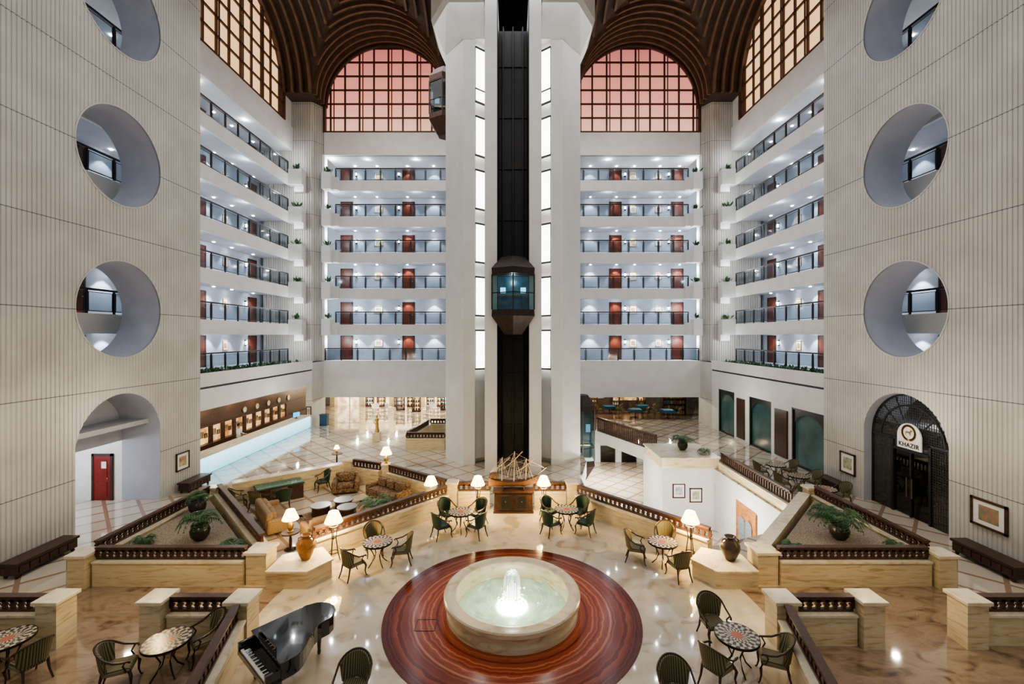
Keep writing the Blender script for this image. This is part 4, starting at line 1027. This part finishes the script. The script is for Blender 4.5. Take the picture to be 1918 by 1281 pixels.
for x,y in ((11.3,40.6),(14.1,40.2),(12.6,42.8),(9.3,42.4)):
    e=thing('dining_table','square table with blue cloth in the bar','table',(x,y,.012)); mb=MB(); mb.box(-.5,-.5,.7,.5,.5,.75); mb.box(-.52,-.52,.5,-.5,.52,.74);mb.box(.5,-.52,.5,.52,.52,.74);mb.box(-.52,-.52,.5,.52,-.5,.74); mb.obj('tablecloth',BLUEC,e); mb=MB(); mb.lathe([(.25,0),(.05,.05),(.05,.7)],12); mb.obj('pedestal',BLACK,e)
    chair(x-.9,y,(x,y),'s',.012,'dark armchair at a blue clothed bar table'); chair(x+.9,y,(x,y),'s',.012,'dark armchair at a blue clothed bar table')
for x,c in ((6.5,(1,.75,.5)),(9,(1,.7,.42)),(12,(1,.72,.45)),(15,(.7,1,.8))): downlight((x,42,2.78),100,c)
mb=MB(); mb.box(5.5,45.8,1.0,9.5,45.95,2.4); struct(mb,nm('window'),emat('bar_display',(.6,.5,.4),1.0,(.1,.09,.1)))
mb=MB(); mb.box(10.5,45.8,.8,13.5,45.95,2.3); struct(mb,nm('window'),emat('bar_shelf_glow',(1,.7,.35),.9,(.15,.07,.03)))

# ---------------------------------------------------------------- right glazed wall X=16.2
mb=MB(); ws=[(23.0,25.7),(27.7,30.3),(32.3,34.8)]
segs=[(22.6,23.0),(25.7,27.7),(30.3,32.3),(34.8,35.9)]
for a,b in segs: mb.box(16.2,a,0,16.5,b,3.3)
mb.box(16.2,22.6,3.3,16.5,35.9,3.5); struct(mb,'wall_glazed_right',PLA)
for a,b in ((26.0,27.2),(30.8,31.8)):
    mb=MB(); mb.box(16.1,a,.2,16.2,b,3.0); struct(mb,nm('trim'),WOOD)
for a,b in ws:
    mb=MB(); mb.box(16.4,a,0,16.43,b,3.3); mb.m=1
    for q in (a,b-.08): mb.box(16.25,q,0,16.4,q+.08,3.3)
    mb.box(16.25,a,3.2,16.4,b,3.3); mb.box(16.25,a,0,16.4,b,.08)
    n=16; c=(a+b)/2; r=(b-a)/2-.1
    arc=[(c+r*math.cos(pi*i/n),2.0+1.0*math.sin(pi*i/n)**.8 if 0<i<n else 2.0) for i in range(n+1)]
    for i in range(n):
        p,q=arc[i],arc[i+1]; mb.add([(16.3,p[0],p[1]),(16.3,q[0],q[1]),(16.3,q[0],3.25),(16.3,p[0],3.25)],[(0,1,2,3)])
    struct(mb,nm('window'),[TEAL,BLACK])
# ---------------------------------------------------------------- restaurant entrance arch
e=thing('arched_entrance','black metal arched lattice screen around a glass door','entrance',(16.3,18.1,0))
n=32
def arcp(r): return [(r*math.cos(pi*i/n),3.11+r*math.sin(pi*i/n)) for i in range(n+1)]
mb=MB()
for r in (1.9,1.45):
    A=arcp(r)
    for i in range(n): mb.beam((0,*A[i]),(0,*A[i+1]),.07,.07)
    if r>1.5: mb.beam((0,r,0),(0,r,3.11),.08,.08); mb.beam((0,-r,0),(0,-r,3.11),.08,.08)
mb.beam((0,-1.9,3.11),(0,1.9,3.11),.1,.1)
mb.beam((0,-.85,0),(0,-.85,3.11),.1,.1); mb.beam((0,.85,0),(0,.85,3.11),.1,.1); mb.beam((0,0,0),(0,0,2.7),.07,.07); mb.beam((0,-.85,2.7),(0,.85,2.7),.1,.1)
for i in range(1,8):
    a=pi*i/8; mb.beam((0,.9*math.cos(a),3.11+.9*math.sin(a)),(0,1.9*math.cos(a),3.11+1.9*math.sin(a)),.04,.04)
mb.obj('door_frame',BLACK,e)
mb=MB()
for y0,y1,z0,z1 in ((-1.87,-.9,0,3.1),(.9,1.87,0,3.1)):
    k=y0
    while k<y1: mb.box(-.01,k,z0,.01,k+.018,z1); k+=.1
    k=z0
    while k<z1: mb.box(-.01,y0,k,.01,y1,k+.018); k+=.1
k=-1.8
while k<1.85:
    mb.box(-.01,k,3.11,.01,k+.018,3.11+half(1.88,abs(k))); k+=.1
k=3.2
while k<4.95:
    hw=half(1.88,k-3.11); mb.box(-.01,-hw,k,.01,hw,k+.018); k+=.1
mb.obj('lattice',GRIL,e)
mb=MB(); A=arcp(1.9); pts=[(p[0],p[1]) for p in A]+[(-1.9,0),(1.9,0)]; mb.add([(.06,p[0],p[1]) for p in pts],[tuple(range(len(pts)))]); mb.obj('dark_glazing',glassmat('glass_smoked',(.30,.31,.32),.07,.05,.4),e,recalc=False)
mb=MB(); mb.box(.03,-.82,.05,.04,.82,2.68); mb.obj('glass_door',GLASSD,e)
mb=MB(); mb.beam((-.08,-.12,.8),(-.08,-.12,1.6),.03,.03); mb.beam((-.08,.12,.8),(-.08,.12,1.6),.03,.03); mb.obj('door_handle',BRASS,e)
RW=mat('restaurant_wall',(.20,.18,.17),.7)
mb=MB(); mb.box(17.7,15.5,0,21.2,15.6,3.4); mb.box(17.7,22,0,21.2,22.1,3.4); mb.box(18.6,15.6,3.0,18.7,22,5.2); struct(mb,'wall_restaurant',RW)
light('POINT',(17.4,18,4.0),60,(1,.96,.9),.3); light('POINT',(19.3,18,2.6),80,(1,.8,.5),.2)
e=thing('restaurant_sign','white arched restaurant sign with gold emblem','sign',(16.12,17.95,2.83),-pi/2)
mb=MB(); n=20; pts=[(-.54,0),(.54,0),(.54,.5)]+[(.54*math.cos(pi*i/n),.5+.54*math.sin(pi*i/n)) for i in range(1,n)]+[(-.54,.5)]
k=len(pts); mb.add([(p[0],0,p[1]) for p in pts]+[(p[0],-.05,p[1]) for p in pts],[tuple(range(k)),tuple(range(k,2*k))]+[(i,(i+1)%k,k+(i+1)%k,k+i) for i in range(k)])
mb.obj('sign_board',mat('sign_white',(.75,.72,.66),.5,emit=.2),e)
mb=MB()
for i in range(26):
    a=-pi/2+.25+(2*pi-.5)*i/25; r=.29; c=Vector((r*math.cos(a),-.06,.66+r*math.sin(a))); d=Vector((math.cos(a+1.1),0,math.sin(a+1.1)))*.10; s2=Vector((-d.z,0,d.x))*.55
    mb.add([c-d,c+s2,c+d,c-s2],[(0,1,2,3)])
em=[(-.14,.56),(-.11,.57),(-.09,.65),(.03,.64),(.06,.56),(.09,.56),(.09,.66),(.14,.75),(.17,.72),(.18,.75),(.13,.80),(.08,.77),(.05,.71),(-.09,.72),(-.15,.68),(-.16,.62),(-.12,.66)]
mb.add([(a,-.06,b) for a,b in em],[tuple(range(len(em)))])
mb.obj('emblem',mat('emblem_gold',(.36,.20,.05),.4,col2=(.30,.16,.035)),e,recalc=False)
def text(s,size,m,parent,loc,name='lettering'):
    cu=bpy.data.curves.new('t','FONT'); cu.body=s; cu.size=size; cu.align_x='CENTER'; cu.extrude=.006; cu.offset=.004; cu.space_character=1.12
    to=bpy.data.objects.new('t',cu); COL.objects.link(to); dg=bpy.context.evaluated_depsgraph_get(); me=bpy.data.meshes.new_from_object(to.evaluated_get(dg)); bpy.data.objects.remove(to)
    me.materials.clear(); me.materials.append(m); o=bpy.data.objects.new(name,me); COL.objects.link(o); o.parent=parent; o.location=loc; o.rotation_euler=(pi/2,0,0); return o
text('KHAZIR',.24,BLACK,e,(0,-.06,.08))
picture((15.88,20.95,1.4),-pi/2,.95,1.0,3,WOODR,'wooden framed print on the ribbed wall'); picture((15.88,14.75,1.45),-pi/2,1.15,.95,2,WOODR,'wide framed print on the ribbed wall'); picture((-15.88,21.35,1.4),pi/2,.85,.85,0,WOODR,'wooden framed print on the ribbed wall')
def chest(x,y,rot,w=1.7,label='long dark carved wooden chest bench against the wall'):
    e=thing('wooden_chest',label,'chest',(x,y,0),rot); mb=MB(); mb.box(-w/2,-.25,.12,w/2,.25,.42)
    for i in range(6):
        a=-w/2+.06+(w-.12)*i/6; mb.box(a+.02,-.27,.17,a+(w-.12)/6-.02,-.25,.37)
    mb.obj('body',WOOD,e); mb=MB(); mb.box(-w/2-.05,-.29,.42,w/2+.05,.29,.5); mb.obj('lid',WOOD,e,bevel=.01)
    for sx in (-1,1):
        for sy in (-1,1): mb=MB(); mb.lathe([(.03,0),(.06,.05),(.04,.12)],10,(sx*(w/2-.1),sy*.18,0)); mb.obj('foot',WOOD,e)
chest(-15.3,14.4,pi/2,1.9); chest(15.3,14.2,-pi/2,1.9); chest(-15.45,21.6,pi/2,1.5); chest(15.45,21.4,-pi/2,1.5)
for i,y in enumerate((19.4,21.2,23.0)):
    table(13.7,y,0); chair(12.9,y,(13.7,y),'s',0); chair(14.5,y+.1,(13.7,y),'s',0)

# ---------------------------------------------------------------- lights
light('AREA',(0,29,26),1450,(.98,.985,1),22,None,12)  # broad fill added under the vault, no fixture modelled
light('AREA',(0,14,26),1350,(1,.985,.96),20,None,14)  # second added fill, over the court
for s in (-1,1):
    light('POINT',(s*10.7,33,26.5),260,(1,.84,.66),.3)  # added to brighten the vault ribs, no lamp stands there
    for y in (12.3,16.5): light('POINT',(s*14.3,y,4.5),60,(1,.88,.68),.1)
    light('SPOT',(s*6.7,12.4,5.0),420,(1,.70,.28),.08,(0,0,0),ang=55)
    light('POINT',(s*9.5,11.9,2.4),60,(1,.74,.35),.06)
    light('SPOT',(s*9.5,9.0,7.5),260,(1,.82,.55),.06,(0,0,0),ang=75)
    light('POINT',(s*13.8,30,3.0),110,(1,.94,.85),.1)
light('POINT',(-7.5,19,3.2),110,(1,.78,.45),.1)
light('POINT',(-11,27,3.2),200,(1,.94,.85),.1)
SC.view_settings.view_transform='AgX'
try: SC.view_settings.look='AgX - Medium High Contrast'
except Exception: pass
SC.view_settings.exposure=0.35
